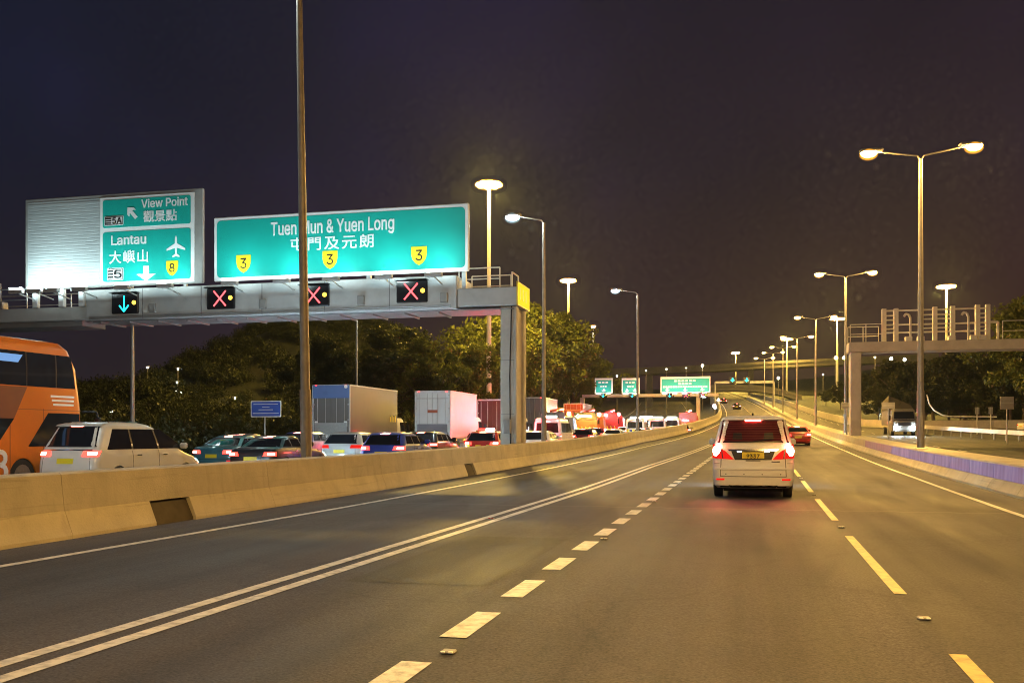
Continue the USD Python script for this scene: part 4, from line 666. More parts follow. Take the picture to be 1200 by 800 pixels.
# ---------------------------------------------------------------- vehicles
class Body:                                             # levels: (z, y_rear, y_front, half width); stacked rounded outlines, y forward, origin under the rear bumper
    def __init__(s, levels, rr=.22, rf=.35, bow=.07, bowf=.14):
        s.L = np.array(levels, float); s.rr, s.rf, s.bow, s.bowf = rr, rf, bow, bowf
    def v(s, z, k): return np.interp(z, s.L[:, 0], s.L[:, k])
    def rear(s, x, z):
        w = s.v(z, 3); r = s.rr; ax = np.abs(x); over = np.clip(ax-(w-r), 0, r*.999)
        return s.v(z, 1)+s.bow*(ax/w)**2+(r-np.sqrt(r*r-over**2))
    def front(s, x, z):
        w = s.v(z, 3); r = s.rf; ax = np.abs(x); over = np.clip(ax-(w-r), 0, r*.999)
        return s.v(z, 2)-s.bowf*(ax/w)**2-(r-np.sqrt(r*r-over**2))
    def mesh(s, arches=(), ar=.36):
        rings = []
        for z, yr, yf, w in s.L:
            rr = min(s.rr, w*.5, (yf-yr)*.3); rf = min(s.rf, w*.5, (yf-yr)*.3); P = []
            for x in np.linspace(-(w-rr), w-rr, 7): P.append((x, yr+s.bow*(x/w)**2))
            for t in np.linspace(0, np.pi/2, 6)[1:]: x = w-rr+rr*math.sin(t); P.append((x, yr+s.bow*min(1, abs(x/w))**2+rr-rr*math.cos(t)))
            yb = yr+rr+s.bow; yt = yf-rf-s.bowf
            for y in np.linspace(yb, yt, 8)[1:-1]: P.append((w, y))
            for t in np.linspace(0, np.pi/2, 6): x = w-rf+rf*math.cos(t); P.append((x, yf-rf-s.bowf*min(1, abs(x/w))**2+rf*math.sin(t)))
            for x in np.linspace(w-rf, -(w-rf), 7)[1:]: P.append((x, yf-s.bowf*(x/w)**2))
            for t in np.linspace(0, np.pi/2, 6)[1:]: x = -(w-rf+rf*math.sin(t)); P.append((x, yf-s.bowf*min(1, abs(x/w))**2-rf+rf*math.cos(t)))
            for y in np.linspace(yt, yb, 8)[1:-1]: P.append((-w, y))
            for t in np.linspace(np.pi/2, 0, 6)[:-1]: x = -(w-rr+rr*math.sin(t)); P.append((x, yr+s.bow*min(1, abs(x/w))**2+rr-rr*math.cos(t)))
            rings.append(np.column_stack([np.array(P), np.full(len(P), z)]))
        n = len(rings[0]); V = np.vstack(rings+[[rings[0].mean(0)], [rings[-1].mean(0)]]); f = []; k = len(rings)
        for i in range(k-1):
            for j in range(n): a, b = i*n+j, i*n+(j+1) % n; f += [[a, b, b+n], [a, b+n, a+n]]
        for j in range(n): f += [[(j+1) % n, j, k*n], [(k-1)*n+j, (k-1)*n+(j+1) % n, k*n+1]]
        if not arches: return trimesh.Trimesh(V, f, process=False)
        man = manifold3d.Manifold(manifold3d.Mesh(V.astype(np.float32), np.array(f, np.uint32)))
        wmax = s.L[:, 3].max()
        for y in arches:
            for sx in (-1, 1):
                c = manifold3d.Manifold.cylinder(.36, ar, ar, 24).rotate([0, 90, 0]).translate([sx*(wmax+.1)-.18, y, ar*.92]); man = man-c
        return man
    def grid(s, fn, c, nx, nz, off, th):                # closed shell over a bilinear patch with corners c = (a0, z) ll, lr, ur, ul
        u, v = np.meshgrid(np.linspace(0, 1, nx+1), np.linspace(0, 1, nz+1), indexing='ij'); c = np.array(c, float)
        Q = ((1-u)*(1-v))[..., None]*c[0]+(u*(1-v))[..., None]*c[1]+(u*v)[..., None]*c[2]+((1-u)*v)[..., None]*c[3]
        A = fn(Q[..., 0], Q[..., 1], off); B = fn(Q[..., 0], Q[..., 1], off-th); n = (nx+1)*(nz+1); V = np.vstack([A.reshape(-1, 3), B.reshape(-1, 3)]); f = []
        I = lambda i, j: i*(nz+1)+j
        for i in range(nx):
            for j in range(nz):
                a, b, cc, d = I(i, j), I(i+1, j), I(i+1, j+1), I(i, j+1); f += [[a, b, cc], [a, cc, d], [a+n, cc+n, b+n], [a+n, d+n, cc+n]]
        ring = [I(i, 0) for i in range(nx)]+[I(nx, j) for j in range(nz)]+[I(i, nz) for i in range(nx, 0, -1)]+[I(0, j) for j in range(nz, 0, -1)]
        for a, b in zip(ring, ring[1:]+ring[:1]): f += [[b, a, a+n], [b, a+n, b+n]]
        m = trimesh.Trimesh(V, f, process=False); m.fix_normals(); return m
    def rp(s, c, off=.012, th=.03, nx=6, nz=3): return s.grid(lambda x, z, o: np.stack([x*(1+o/np.maximum(s.v(z, 3), .3)*.6), s.rear(x, z)-o, z], -1), c, nx, nz, off, th)
    def fp(s, c, off=.012, th=.03, nx=6, nz=3): return s.grid(lambda x, z, o: np.stack([x, s.front(x, z)+o, z], -1), c, nx, nz, off, th)
    def sp(s, sd, c, off=.010, th=.03, nx=4, nz=3): return s.grid(lambda y, z, o: np.stack([sd*(s.v(z, 3)+o), y, z], -1), c, nx, nz, off, th)

def wheel(t, x, y, r, w=.2, twin=False):
    sd = 1 if x > 0 else -1
    W = obj('wheel', cat([cyl((x-sd*w, y, r), (x-sd*.02, y, r), r, 22), cyl((x-sd*.02, y, r), (x, y, r), r, 22, r*.9)]), 'rubber', t)
    obj('rim', cat([cyl((x-sd*.03, y, r), (x+sd*.006, y, r), r*.64, 16)]+[cyl((x, y+.3*r*math.cos(q), r+.3*r*math.sin(q)), (x+sd*.02, y+.3*r*math.cos(q), r+.3*r*math.sin(q)), r*.09, 6) for q in np.arange(5)*1.2566]), 'rim', W)
SHAPES = {
 'carrier': dict(L=[(.24, .12, 4.45, .80), (.30, .03, 4.66, .86), (.50, -.01, 4.76, .89), (.70, .0, 4.74, .90), (.86, .02, 4.5, .895), (.98, .05, 4.1, .885), (1.08, .08, 3.85, .87), (1.25, .16, 3.6, .845), (1.70, .42, 2.85, .72), (1.79, .52, 2.6, .67), (1.84, .75, 2.3, .56), (1.855, 1.1, 2.0, .38)],
             win=(.76, 1.22, .64, 1.70), belt=1.08, roofz=1.70, side=[(.5, 1.45, .85, 1.45), (1.52, 2.55, 1.52, 2.45), (2.62, 3.7, 2.52, 2.8)], wheels=(.92, 3.8), plate=.82, tl=1.02, rr=.18),
 'mpv': dict(L=[(.24, .12, 4.55, .80), (.30, .03, 4.75, .86), (.50, -.01, 4.82, .895), (.72, .0, 4.82, .90), (.95, .03, 4.7, .90), (1.08, .06, 4.35, .885), (1.16, .08, 4.0, .875), (1.32, .13, 3.75, .845), (1.74, .30, 3.15, .735), (1.84, .36, 2.95, .69), (1.885, .55, 2.75, .60), (1.90, .9, 2.3, .40)],
             win=(.76, 1.30, .67, 1.76), belt=1.16, roofz=1.74, side=[(.55, 1.45, .72, 1.45), (1.52, 2.55, 1.52, 2.50), (2.62, 3.55, 2.57, 3.05)], wheels=(.95, 3.85), plate=.985, tl=1.05, rr=.18),
 'saloon': dict(L=[(.20, .14, 4.4, .78), (.27, .05, 4.56, .85), (.45, 0, 4.62, .885), (.65, .01, 4.60, .89), (.80, .03, 4.35, .89), (.90, .06, 3.75, .88), (.955, .10, 3.35, .87), (.985, .42, 3.25, .86), (1.0, .62, 3.18, .85), (1.33, 1.22, 2.6, .68), (1.40, 1.42, 2.35, .62), (1.43, 1.7, 2.1, .45)],
             win=(.72, 1.03, .56, 1.30), belt=1.0, roofz=1.33, side=[(.85, 1.45, 1.30, 1.45), (1.52, 2.2, 1.52, 2.15), (2.27, 2.95, 2.22, 2.58)], wheels=(.95, 3.65), plate=.62, tl=.78, rr=.22),
 'hatch': dict(L=[(.22, .12, 3.9, .78), (.28, .03, 4.1, .84), (.5, 0, 4.2, .875), (.75, .02, 4.15, .88), (.92, .05, 3.75, .87), (1.0, .08, 3.3, .86), (1.06, .12, 3.1, .85), (1.42, .42, 2.4, .69), (1.49, .52, 2.2, .62), (1.52, .8, 1.9, .45)],
             win=(.70, 1.07, .60, 1.40), belt=1.04, roofz=1.42, side=[(.55, 1.3, .75, 1.3), (1.37, 2.1, 1.37, 2.05), (2.17, 2.85, 2.12, 2.42)], wheels=(.8, 3.3), plate=.72, tl=.92, rr=.22),
 'van': dict(L=[(.28, .10, 4.85, .86), (.34, .02, 5.1, .92), (.6, 0, 5.2, .95), (1.0, .0, 5.1, .955), (1.2, .01, 4.7, .95), (1.3, .02, 4.45, .945), (1.95, .05, 3.75, .87), (2.2, .08, 3.45, .83), (2.28, .2, 3.2, .75), (2.30, .4, 3.0, .6)],
             win=(.74, 1.35, .70, 1.95), belt=1.3, roofz=2.0, side=[(.4, 1.7, .4, 1.7), (1.8, 3.0, 1.8, 3.0), (3.1, 4.2, 3.1, 3.65)], wheels=(1.05, 4.2), plate=.85, tl=1.0, rr=.10)}
_c9 = SHAPES['carrier']; _c9['L'] = [(a, b*1.1, c*1.1, d) for a, b, c, d in _c9['L']]; _c9['side'] = [tuple(v*1.1 for v in t_) for t_ in _c9['side']]; _c9['wheels'] = tuple(v*1.1 for v in _c9['wheels'])
def car(kind, name, label, catg, loc, col, rear_lit=1, rz=0.0, group=None, extra=None, front_lit=2, hot=True):
    S = SHAPES[kind]; b = Body(S['L'], rr=S['rr']); t = thing(name, label, catg, loc, rz, group); w = b.L[:, 3].max()
    obj('body', b.mesh(S['wheels']), col, t, smooth=28)
    x0, z0, x1, z1 = S['win']; rw = obj('rear_window', b.rp([(-x0, z0), (x0, z0), (x1, z1), (-x1, z1)], .010, .03, 8, 3), 'glass_tint' if col == 'pearl' else 'glass', t)
    obj('surround', cat([b.rp([(-x0-.02, z0-.03), (x0+.02, z0-.03), (x0+.02, z0), (-x0-.02, z0)], .014, .02, 8, 1), b.rp([(-x1-.01, z1), (x1+.01, z1), (x1, z1+.025), (-x1, z1+.025)], .014, .02, 8, 1)]), 'black', rw)
    ws = b.fp([(-.72*w, S['belt']+.04), (.72*w, S['belt']+.04), (.66*w, S['roofz']-.03), (-.66*w, S['roofz']-.03)], .008, .03, 8, 3); obj('windscreen', ws, 'glass', t)
    for sd in (-1, 1):
        fa, la = S['side'][0], S['side'][-1]; obj('pillar_trim', b.sp(sd, [(fa[0]+.03, S['belt']+.035), (la[1]-.03, S['belt']+.035), (la[3]-.02, S['roofz']-.035), (fa[2]+.03, S['roofz']-.035)], .003, .02, 8, 3), 'black', t)
        for a0, a1, b0, b1 in S['side']:
            obj('side_window', b.sp(sd, [(a0, S['belt']+.04), (a1, S['belt']+.04), (b1, S['roofz']-.04), (b0, S['roofz']-.04)], .006), 'glass', t)
        obj('door_seam', cat([b.sp(sd, [(y-.008, .35), (y+.008, .35), (y+.008, S['belt']), (y-.008, S['belt'])], .003, .01, 1, 5) for y in (S['side'][0][1]+.03, S['side'][1][1]+.03)]), 'black', t)
        for y in (S['side'][1][0]+.12, S['side'][2][0]+.12): obj('door_handle', b.sp(sd, [(y, S['belt']-.14), (y+.2, S['belt']-.14), (y+.2, S['belt']-.11), (y, S['belt']-.11)], .03, .03, 1, 1), 'chrome', t)
        ym = S['side'][2][1]-.15; xm = b.v(S['belt']+.1, 3); obj('door_mirror', rb(min(sd*xm, sd*(xm+.24)), max(sd*xm, sd*(xm+.24)), ym-.06, ym+.08, S['belt']+.02, S['belt']+.2, .05), col, t)
        for y in S['wheels']: wheel(t, sd*(w-.015), y, .325)
        tz = S['tl']; lens = 'tail_red' if rear_lit else 'tail_dim'
        if kind == 'mpv' and col == 'pearl':
            tlp = obj('tail_light', b.rp([(sd*.895, tz-.13), (sd*.42, tz-.16), (sd*.60, tz+.02), (sd*.885, tz+.19)] if sd > 0 else [(-.42, tz-.16), (-.895, tz-.13), (-.885, tz+.19), (-.60, tz+.02)], .016, .04, 8, 4), 'tail_dim', t)
            obj('bulb', sphere((sd*.80, float(b.rear(sd*.80, tz))-.02, tz+.03), 1, 2, (.095, .035, .125)), 'brake_hot', tlp, smooth=True)
        else:
            wi, wo, hl, hh = (.46, .87, .07, .07) if kind != 'van' else (.78, .93, .16, .2)
            if sd > 0: c = [(wi, tz-hl), (wo, tz-hl), (wo, tz+hh), (wi+.04, tz+hh)]
            else: c = [(-wo, tz-hl), (-wi, tz-hl), (-wi-.04, tz+hh), (-wo, tz+hh)]
            tlp = obj('tail_light', b.rp(c, .016, .04, 6, 3), lens, t)
            if rear_lit:
                xc_ = (wi+wo)/2+.06; hw = (wo-wi)*.27; obj('bulb', b.rp([(sd*xc_-hw, tz-hl*.6), (sd*xc_+hw, tz-hl*.6), (sd*xc_+hw, tz+hh*.6), (sd*xc_-hw, tz+hh*.6)], .024, .02, 4, 2), 'tail_hot' if hot else 'tail_red', tlp)
        obj('reflector', b.rp([(sd*.72-.09, .42), (sd*.72+.09, .42), (sd*.72+.09, .46), (sd*.72-.09, .46)], .010, .02, 3, 1), 'red' if not rear_lit else 'tail_dim', t)
        hx = .66; hd = obj('headlight', b.fp([(sd*hx-.15, .66), (sd*hx+.15, .66), (sd*hx+.15, .80), (sd*hx-.15, .80)], .01, .03, 4, 2), {True: 'head_white', False: 'chrome', 2: 'head_queue'}[front_lit], t)
    if rear_lit: hb = obj('brake_light', b.rp([(-.17, S['roofz']+.025), (.17, S['roofz']+.025), (.16, S['roofz']+.085), (-.16, S['roofz']+.085)], .02, .03, 4, 1), 'brake_hot' if col == 'pearl' else 'tail_hot', t)
    pl = obj('number_plate', b.rp([(-.24, S['plate']-.07), (.24, S['plate']-.07), (.24, S['plate']+.07), (-.24, S['plate']+.07)], .018, .02, 2, 1), 'plate', t)
    obj('tailgate_seam', cat([b.rp([(-.80*w, .50), (.80*w, .50), (.80*w, .513), (-.80*w, .513)], .004, .01, 8, 1)]+[b.rp([(sd*.80*w-.006, .5), (sd*.80*w+.006, .5), (sd*.78*w+.006, S['tl']-.1), (sd*.78*w-.006, S['tl']-.1)], .004, .01, 1, 3) for sd in (-1, 1)]), 'black', t)
    obj('bumper_insert', b.rp([(-.55*w, .25), (.55*w, .25), (.6*w, .31), (-.6*w, .31)], .010, .03, 6, 1), 'black', t)
    obj('grille', b.fp([(-.45, .45), (.45, .45), (.42, .64), (-.42, .64)], .008, .02, 4, 1), 'black', t)
    obj('underbody', bx(-.72*w, .72*w, .35, b.L[:, 2].max()-.5, .16, .3), 'under', t)
    if extra: extra(t, b, S)
    return t

# the white minivan ahead
def hero(t, b, S):
    obj('garnish', b.rp([(-.52, 1.085), (.52, 1.085), (.56, 1.125), (-.56, 1.125)], .022, .03, 8, 1), 'chrome', t)
    p = obj('plate_recess', b.rp([(-.40, .88), (.40, .88), (.48, 1.08), (-.48, 1.08)], .006, .01, 6, 2), 'ink', t)
    tx = text('9337', .085); wd = text_w(tx); tx2 = text('PU', .06); w2 = text_w(tx2); yy = float(b.rear(0, .985))-.021
    put('plate_number', tx, -wd/2, .925, yy, 'ink', t); 
    for sx in (-1, 1): obj('plate_lamp', b.rp([(sx*.3-.05, 1.055), (sx*.3+.05, 1.055), (sx*.3+.05, 1.075), (sx*.3-.05, 1.075)], .012, .02, 2, 1), 'head_soft', t)
    obj('spoiler', b.rp([(-.66, 1.79), (.66, 1.79), (.62, 1.86), (-.62, 1.86)], .07, .12, 8, 2), 'pearl', t)
    obj('bumper_ledge', b.rp([(-.84, .66), (.84, .66), (.84, .70), (-.84, .70)], .02, .05, 10, 1), 'pearl', t)
    obj('wiper', tube([(0, float(b.rear(0, 1.30))-.03, 1.30), (.42, float(b.rear(.42, 1.34))-.035, 1.35)], .012, 5), 'black', t)
    for k in range(7): obj('demister_line', b.rp([(-.66+.01*k, 1.37+.055*k), (.66-.01*k, 1.37+.055*k), (.66-.01*k, 1.375+.055*k), (-.66+.01*k, 1.375+.055*k)], .0125, .01, 8, 1), 'bus_deep', t)
    for sx in (-1, 1):
        obj('head_rest', b.rp([(sx*.34-.11, 1.34), (sx*.34+.11, 1.34), (sx*.34+.09, 1.50), (sx*.34-.09, 1.50)], .0115, .01, 3, 2), 'black', t)
        obj('lens_divider', b.rp([(sx*.66-.012, .91), (sx*.66+.012, .91), (sx*.69+.012, 1.12), (sx*.69-.012, 1.12)], .019, .01, 1, 3), 'maroon', t)
        obj('bumper_seam', b.rp([(sx*.80-.06, .80), (sx*.80+.06, .80), (sx*.80+.06, .807), (sx*.80-.06, .807)], .005, .01, 3, 1), 'black', t)
        obj('exhaust_shadow', b.rp([(sx*.62-.1, .255), (sx*.62+.1, .255), (sx*.62+.1, .29), (sx*.62-.1, .29)], .014, .02, 2, 1), 'rubber', t)
    obj('tailgate_handle', b.rp([(-.16, .855), (.16, .855), (.16, .872), (-.16, .872)], .010, .02, 3, 1), 'black', t); obj('parking_sensor', cat([cyl((x, float(b.rear(x, .56))-.006, .56), (x, float(b.rear(x, .56))+.02, .56), .014, 8) for x in (-.6, -.2, .2, .6)]), 'truck_grey', t); obj('antenna_fin', rb(-.02, .02, 1.0, 1.2, 1.89, 1.96, .01), 'black', t)
    obj('badge', b.rp([(.40, .83), (.58, .83), (.58, .855), (.40, .855)], .012, .015, 2, 1), 'chrome', t)
HX = float(xc(23))
car('mpv', 'minivan', 'white minivan braking straight ahead in our lane', 'minivan', (.19, 22.4, float(zc(22.4))), 'pearl', extra=hero)
car('saloon', 'car', 'dark red-lit saloon ahead, just right of the white minivan', 'car', (3.75, 72, float(zc(72))), 'red')  # red light on the dark body is put into its paint
for i, (px_, Y, lb) in enumerate(((863.5, 222, 'tiny far car with red tail lights climbing the road ahead'), (848, 262, 'tiny farthest car near the bend of the road ahead'))):
    p = at(px_, 470, Y); car('saloon', 'car', lb, 'car', (p[0], Y, float(zc(Y))), 'black')

QG = None
def q(px_, Y): a = math.tan(YAW+math.atan((px_-600)/F)); return (Y*a, Y, float(zl(Y)))
def roofbar(m, m2=None, x=.5):
    def f(t, b, S):
        zt = b.L[-1, 0]; y = b.L[-1, 1]+.3
        bar = obj('light_bar', rb(-x-.1, x+.1, y-.12, y+.16, zt-.01, zt+.05, .02), 'black', t); obj('lens', rb(-x, 0, y-.1, y+.14, zt+.04, zt+.14, .03), m, bar); obj('lens', rb(0, x, y-.1, y+.14, zt+.04, zt+.14, .03), m2 or m, bar)
    return f
def checks(colA, colB, z0, z1, n=6, rows=2):
    def f(t, b, S):
        for r_ in range(rows):
            for k in range(n):
                xa_, xb_ = -.82+1.64*k/n, -.82+1.64*(k+1)/n; za, zb2 = z0+(z1-z0)*r_/rows, z0+(z1-z0)*(r_+1)/rows
                obj('check', b.rp([(xa_, za), (xb_-.004, za), (xb_-.004, zb2-.004), (xa_, zb2-.004)], .012, .02, 2, 1), colA if (k+r_) % 2 else colB, t)
    return f
def both(*fs):
    def f(t, b, S):
        for g_ in fs: g_(t, b, S)
    return f
# --- the queue, from the left edge of the picture onwards
def mpv_rear(t, b, S):
    obj('light_strip', b.rp([(-.72, 1.10), (.72, 1.10), (.72, 1.13), (-.72, 1.13)], .014, .02, 8, 1), 'chrome', t)
    obj('spoiler', b.rp([(-.66, 1.74), (.66, 1.74), (.60, 1.82), (-.60, 1.82)], .09, .14, 8, 2), 'cream', t)
    obj('roof_rail', cat([cyl((sx*.58, 1.0, 1.85), (sx*.58, 2.2, 1.84), .025, 6) for sx in (-1, 1)]), 'chrome', t)
car('carrier', 'people_carrier', 'pale people carrier beside the orange bus, red tail lights lit', 'people carrier', (-17.15, 21.6, 0.02), 'cream', extra=mpv_rear)
car('saloon', 'car', 'saloon with cyan light in its paint, seen between the people carrier and the dark saloon', 'car', q(247, 33), 'teal')  # teal paint stands in for cyan light on the car
car('saloon', 'car', 'near-black saloon with bright yellow plate behind the barrier', 'car', q(293, 30), 'black')
car('saloon', 'car', 'low dark car with red high brake light, left of the blue board post', 'car', q(265, 43), 'grey')
car('hatch', 'car', 'dark hatchback hidden behind the leaning pole, red brake light showing', 'car', q(343, 42), 'navy')
car('hatch', 'car', 'silver-grey hatchback in front of the blue-backed box truck', 'car', q(397, 37), 'silver', rear_lit=0)
car('hatch', 'car', 'blue hatchback with red tail lights just right of the silver one', 'car', q(446, 34), 'blue')
car('hatch', 'car', 'small dark car between the blue hatchback and the white truck', 'car', q(489, 42), 'black')
car('saloon', 'car', 'white car low beside the white box truck wheels', 'car', q(535, 60), 'white_car', rear_lit=0)
car('hatch', 'incident_car', 'red incident car with yellow and red checks and a red beacon, left of the pillar', 'car', q(563, 46), 'red', extra=both(checks('lemon', 'red', .45, .85), roofbar('tail_red', 'beacon_pale', .42)))
car('hatch', 'incident_car', 'red car behind the gantry pillar, its red beacon lighting the truck side', 'car', q(593, 59), 'red', extra=roofbar('beacon_red', 'beacon_red', .42))
car('van', 'police_van', 'police van with lit roof bar and yellow checks, right of the pillar', 'van', q(641, 62), 'white_car', extra=both(checks('lemon', 'navy', .5, 1.15, 6, 2), roofbar('beacon_white')))
car('van', 'police_van', 'white emergency van with yellow checks under the middle far sign', 'van', q(744, 96), 'white_car', extra=both(checks('lemon', 'navy', .5, 1.2), roofbar('beacon_blue')))
car('van', 'police_van', 'emergency van with blue-white beacons under the wide far sign, left', 'van', q(770, 108), 'white_car', extra=both(checks('lemon', 'navy', .5, 1.2), roofbar('beacon_white', 'beacon_blue')))
car('van', 'police_van', 'emergency van with dazzling white beacons in the thick of the far queue', 'van', q(757, 125), 'white_car', extra=roofbar('beacon_white', 'beacon_blue', .7))
car('van', 'ambulance', 'pale emergency van under the cross signals of the far gantry', 'van', q(787, 118), 'white_car', extra=both(checks('lemon', 'blue', .5, 1.2), roofbar('beacon_blue')))
car('saloon', 'car', 'white car close behind the barrier, right of the striped recovery lorry', 'car', q(716, 83), 'white_car', hot=True)
car('hatch', 'car', 'red-lit hatchback in front of the recovery lorry', 'car', q(682, 74), 'maroon')
car('hatch', 'car', 'yellow-striped incident car left of the far white car', 'car', q(697, 84), 'red', extra=checks('lemon', 'red', .45, .85))
car('saloon', 'car', 'pale saloon queuing left of the wide far sign', 'car', q(730, 104), 'ice')
for i, (px_, Y, c_, lb) in enumerate(((800, 112, 'silver', 'silver car low behind the barrier under the far cross signal'), (812, 128, 'grey', 'grey car at the far end of the queue, before the bend'), (822, 150, 'white_car', 'white car farthest along the queue at the bend'), (663, 92, 'black', 'dark car between the police van and the recovery lorry'), (655, 76, 'rust', 'rust-coloured car right behind the police van'), (752, 86, 'black', 'black car against the barrier below the emergency vans'))): car('saloon' if i % 2 else 'hatch', 'car', lb, 'car', q(px_, Y), c_)
car('hatch', 'car', 'car hidden low right of the gantry pillar, headlamp-bright bumper', 'car', q(625, 50), 'white_car')

# --- trucks
def box_truck(label, loc, L, W, H, boxcol, rearcol, cabcol='truck_white', extra=None, lit=True, floor=1.0, ribs=False):
    t = thing('box_truck', label, 'truck', loc); w = W/2
    cargo = obj('cargo_box', rb(-w, w, .05, L-2.1, floor, H, .03), boxcol, t)
    obj('corner_post', cat([bx(sx*w-.04, sx*w+.04, .0, .09, floor-.02, H+.02) for sx in (-1, 1)]+[bx(-w, w, .0, .08, H-.08, H+.025), bx(-w, w, .0, .08, floor-.03, floor+.06)]+[bx(sx*w-.03, sx*w+.03, .1, L-2.1, H-.06, H+.02) for sx in (-1, 1)]), 'truck_white', t)
    for sx in (-1, 1):
        d = obj('rear_door', rb(min(sx*.01, sx*(w-.06)), max(sx*.01, sx*(w-.06)), .0, .05, floor+.08, H-.1, .012), rearcol, t)
        obj('lock_rod', cat([cyl((sx*w*k, -.02, floor+.1), (sx*w*k, -.02, H-.15), .018, 6) for k in (.3, .75)]), 'steel', d)
        obj('hinge', cat([bx(min(sx*(w-.12), sx*(w-.02)), max(sx*(w-.12), sx*(w-.02)), -.02, .01, z, z+.07) for z in np.linspace(floor+.2, H-.3, 4)]), 'steel', d)
        tl = obj('tail_light', rb(sx*w*.78-.15, sx*w*.78+.15, .05, .15, floor-.28, floor-.14, .02), 'tail_red' if lit else 'tail_dim', t)
        if lit: obj('bulb', rb(sx*w*.78-.06, sx*w*.78+.06, .03, .06, floor-.26, floor-.16, .01), 'tail_hot', tl)
        obj('side_guard', cat([bx(min(sx*(w-.06), sx*(w-.02)), max(sx*(w-.06), sx*(w-.02)), 2.2, L-3.3, z, z+.08) for z in (.5, .75)]), 'steel', t)
        for y in (1.5, L-1.1): wheel(t, sx*(w-.04), y, .48, .28)
    obj('chassis', cat([bx(-.45, .45, .2, L-.6, floor-.3, floor-.02), bx(-w+.1, w-.1, .1, .2, floor-.33, floor-.08)]), 'under', t)
    obj('bumper', rb(-w+.08, w-.08, .02, .14, .45, .6, .02), 'steel', t); obj('number_plate', rb(-.26, .26, -.01, .03, .64, .80, .01), 'plate', t)
    cb = Body([(.45, L-2.0, L-.1, w-.12), (.6, L-2.0, L, w-.06), (1.2, L-2.0, L, w-.05), (1.45, L-2.0, L-.08, w-.06), (2.3, L-1.95, L-.4, w-.13), (2.45, L-1.8, L-.6, w-.2)], .06, .2, 0, .06)
    cab = obj('cab', cb.mesh(), cabcol, t, smooth=28)
    for sx in (-1, 1):
        obj('cab_window', cb.sp(sx, [(L-1.3, 1.5), (L-.35, 1.5), (L-.55, 2.15), (L-1.3, 2.15)], .008), 'glass', cab)
        obj('wing_mirror', rb(sx*(w+.12)-.1, sx*(w+.12)+.1, L-.35, L-.25, 1.55, 2.0, .03), 'black', cab)
    for sx in (-1, 1):
        for k in range(1, int((L-2.2)/1.1) if ribs else 0): obj('panel_rib', bx(min(sx*w, sx*(w+.012)), max(sx*w, sx*(w+.012)), 1.1*k-.025, 1.1*k+.025, floor+.1, H-.1), boxcol, t)
        obj('side_rail', bx(min(sx*w, sx*(w+.03)), max(sx*w, sx*(w+.03)), .1, L-2.1, floor-.02, floor+.1), 'steel', t)
        for k in range(3): obj('marker_lamp', rb(sx*(w+.035)-.02, sx*(w+.035)+.02, 1.2+k*(L-4)/2.4, 1.32+k*(L-4)/2.4, floor-.12, floor-.05, .01), 'amber', t)
        obj('mud_flap', bx(sx*w*.78-.22, sx*w*.78+.22, .78, .80, .18, .62), 'rubber', t); obj('top_lamp', rb(sx*w*.8-.05, sx*w*.8+.05, -.05, 0, H-.06, H-.01, .01), 'tail_red', t)
    obj('grime', bx(-w+.1, w-.1, -.004, .0, floor+.09, floor+.4), 'truck_grey', t)
    if extra: extra(t, w, L, H)
    return t
def blue_rear(t, w, L, H):
    obj('header_panel', rb(-w+.02, w-.02, -.05, 0.0, H-.82, H-.02, .015), 'truck_blue', t); obj('roof_marker', cyl((w-.22, -.08, H-.12), (w-.22, -.03, H-.12), .11, 12), 'white', t)
    obj('tail_lift', cat([bx(-w+.15, w-.15, -.10, -.04, 1.0, 2.0)]+[bx(-w*.55, w*.55, -.12, -.08, 1.1+.16*k, 1.16+.16*k) for k in range(5)]), 'steel', t)
    for sx in (-1, 1): obj('notice', rb(sx*w*.8-.11, sx*w*.8+.11, -.05, -.03, 1.75, 2.1, .01), 'white', t)
    for k in range(4): obj('side_lettering', bx(w, w+.012, L-3.6+.32*k, L-3.42+.32*k, 2.15, 2.5+.1*(k % 2)), 'yellow', t)
p = q(388, 55.7); box_truck('tall grey box truck with blue rear header, left of the white truck', p, 10.6, 2.45, 4.35, 'truck_grey', 'grey', extra=blue_rear, lit=False)
def white_rear(t, w, L, H):
    obj('tail_lift', cat([rb(-w+.15, w-.15, -.12, -.05, .98, 1.9, .02), bx(-w*.6, w*.6, -.14, -.1, 1.1, 1.14), bx(-w+.05, w-.05, -.3, -.05, .82, .95)]), 'truck_grey', t)
    obj('name_plate', bx(-.35, .35, -.03, -.01, 2.6, 2.78), 'rust', t); obj('header', bx(-w+.1, w-.1, -.025, -.0, H-.5, H-.42), 'steel', t)
p = q(507, 57); box_truck('white box truck with plain rear doors, between the blue hatchback and incident car', p, 8.2, 2.25, 3.95, 'truck_white', 'truck_white', extra=white_rear)
p = q(577, 69); box_truck('box truck with red glow put in its colour, mostly hidden between the white truck and the gantry pillar', p, 8, 2.3, 3.7, 'maroon', 'maroon', ribs=True)  # maroon body stands in for the red glow at this spot
p = q(622, 88); box_truck('grey box truck partly hidden by the gantry pillar', p, 9, 2.4, 4.3, 'truck_grey', 'truck_grey', lit=False)
p = q(672, 118); box_truck('pale box truck far back, under the leftmost small far sign', p, 9, 2.4, 4.1, 'truck_grey', 'rust', lit=False)
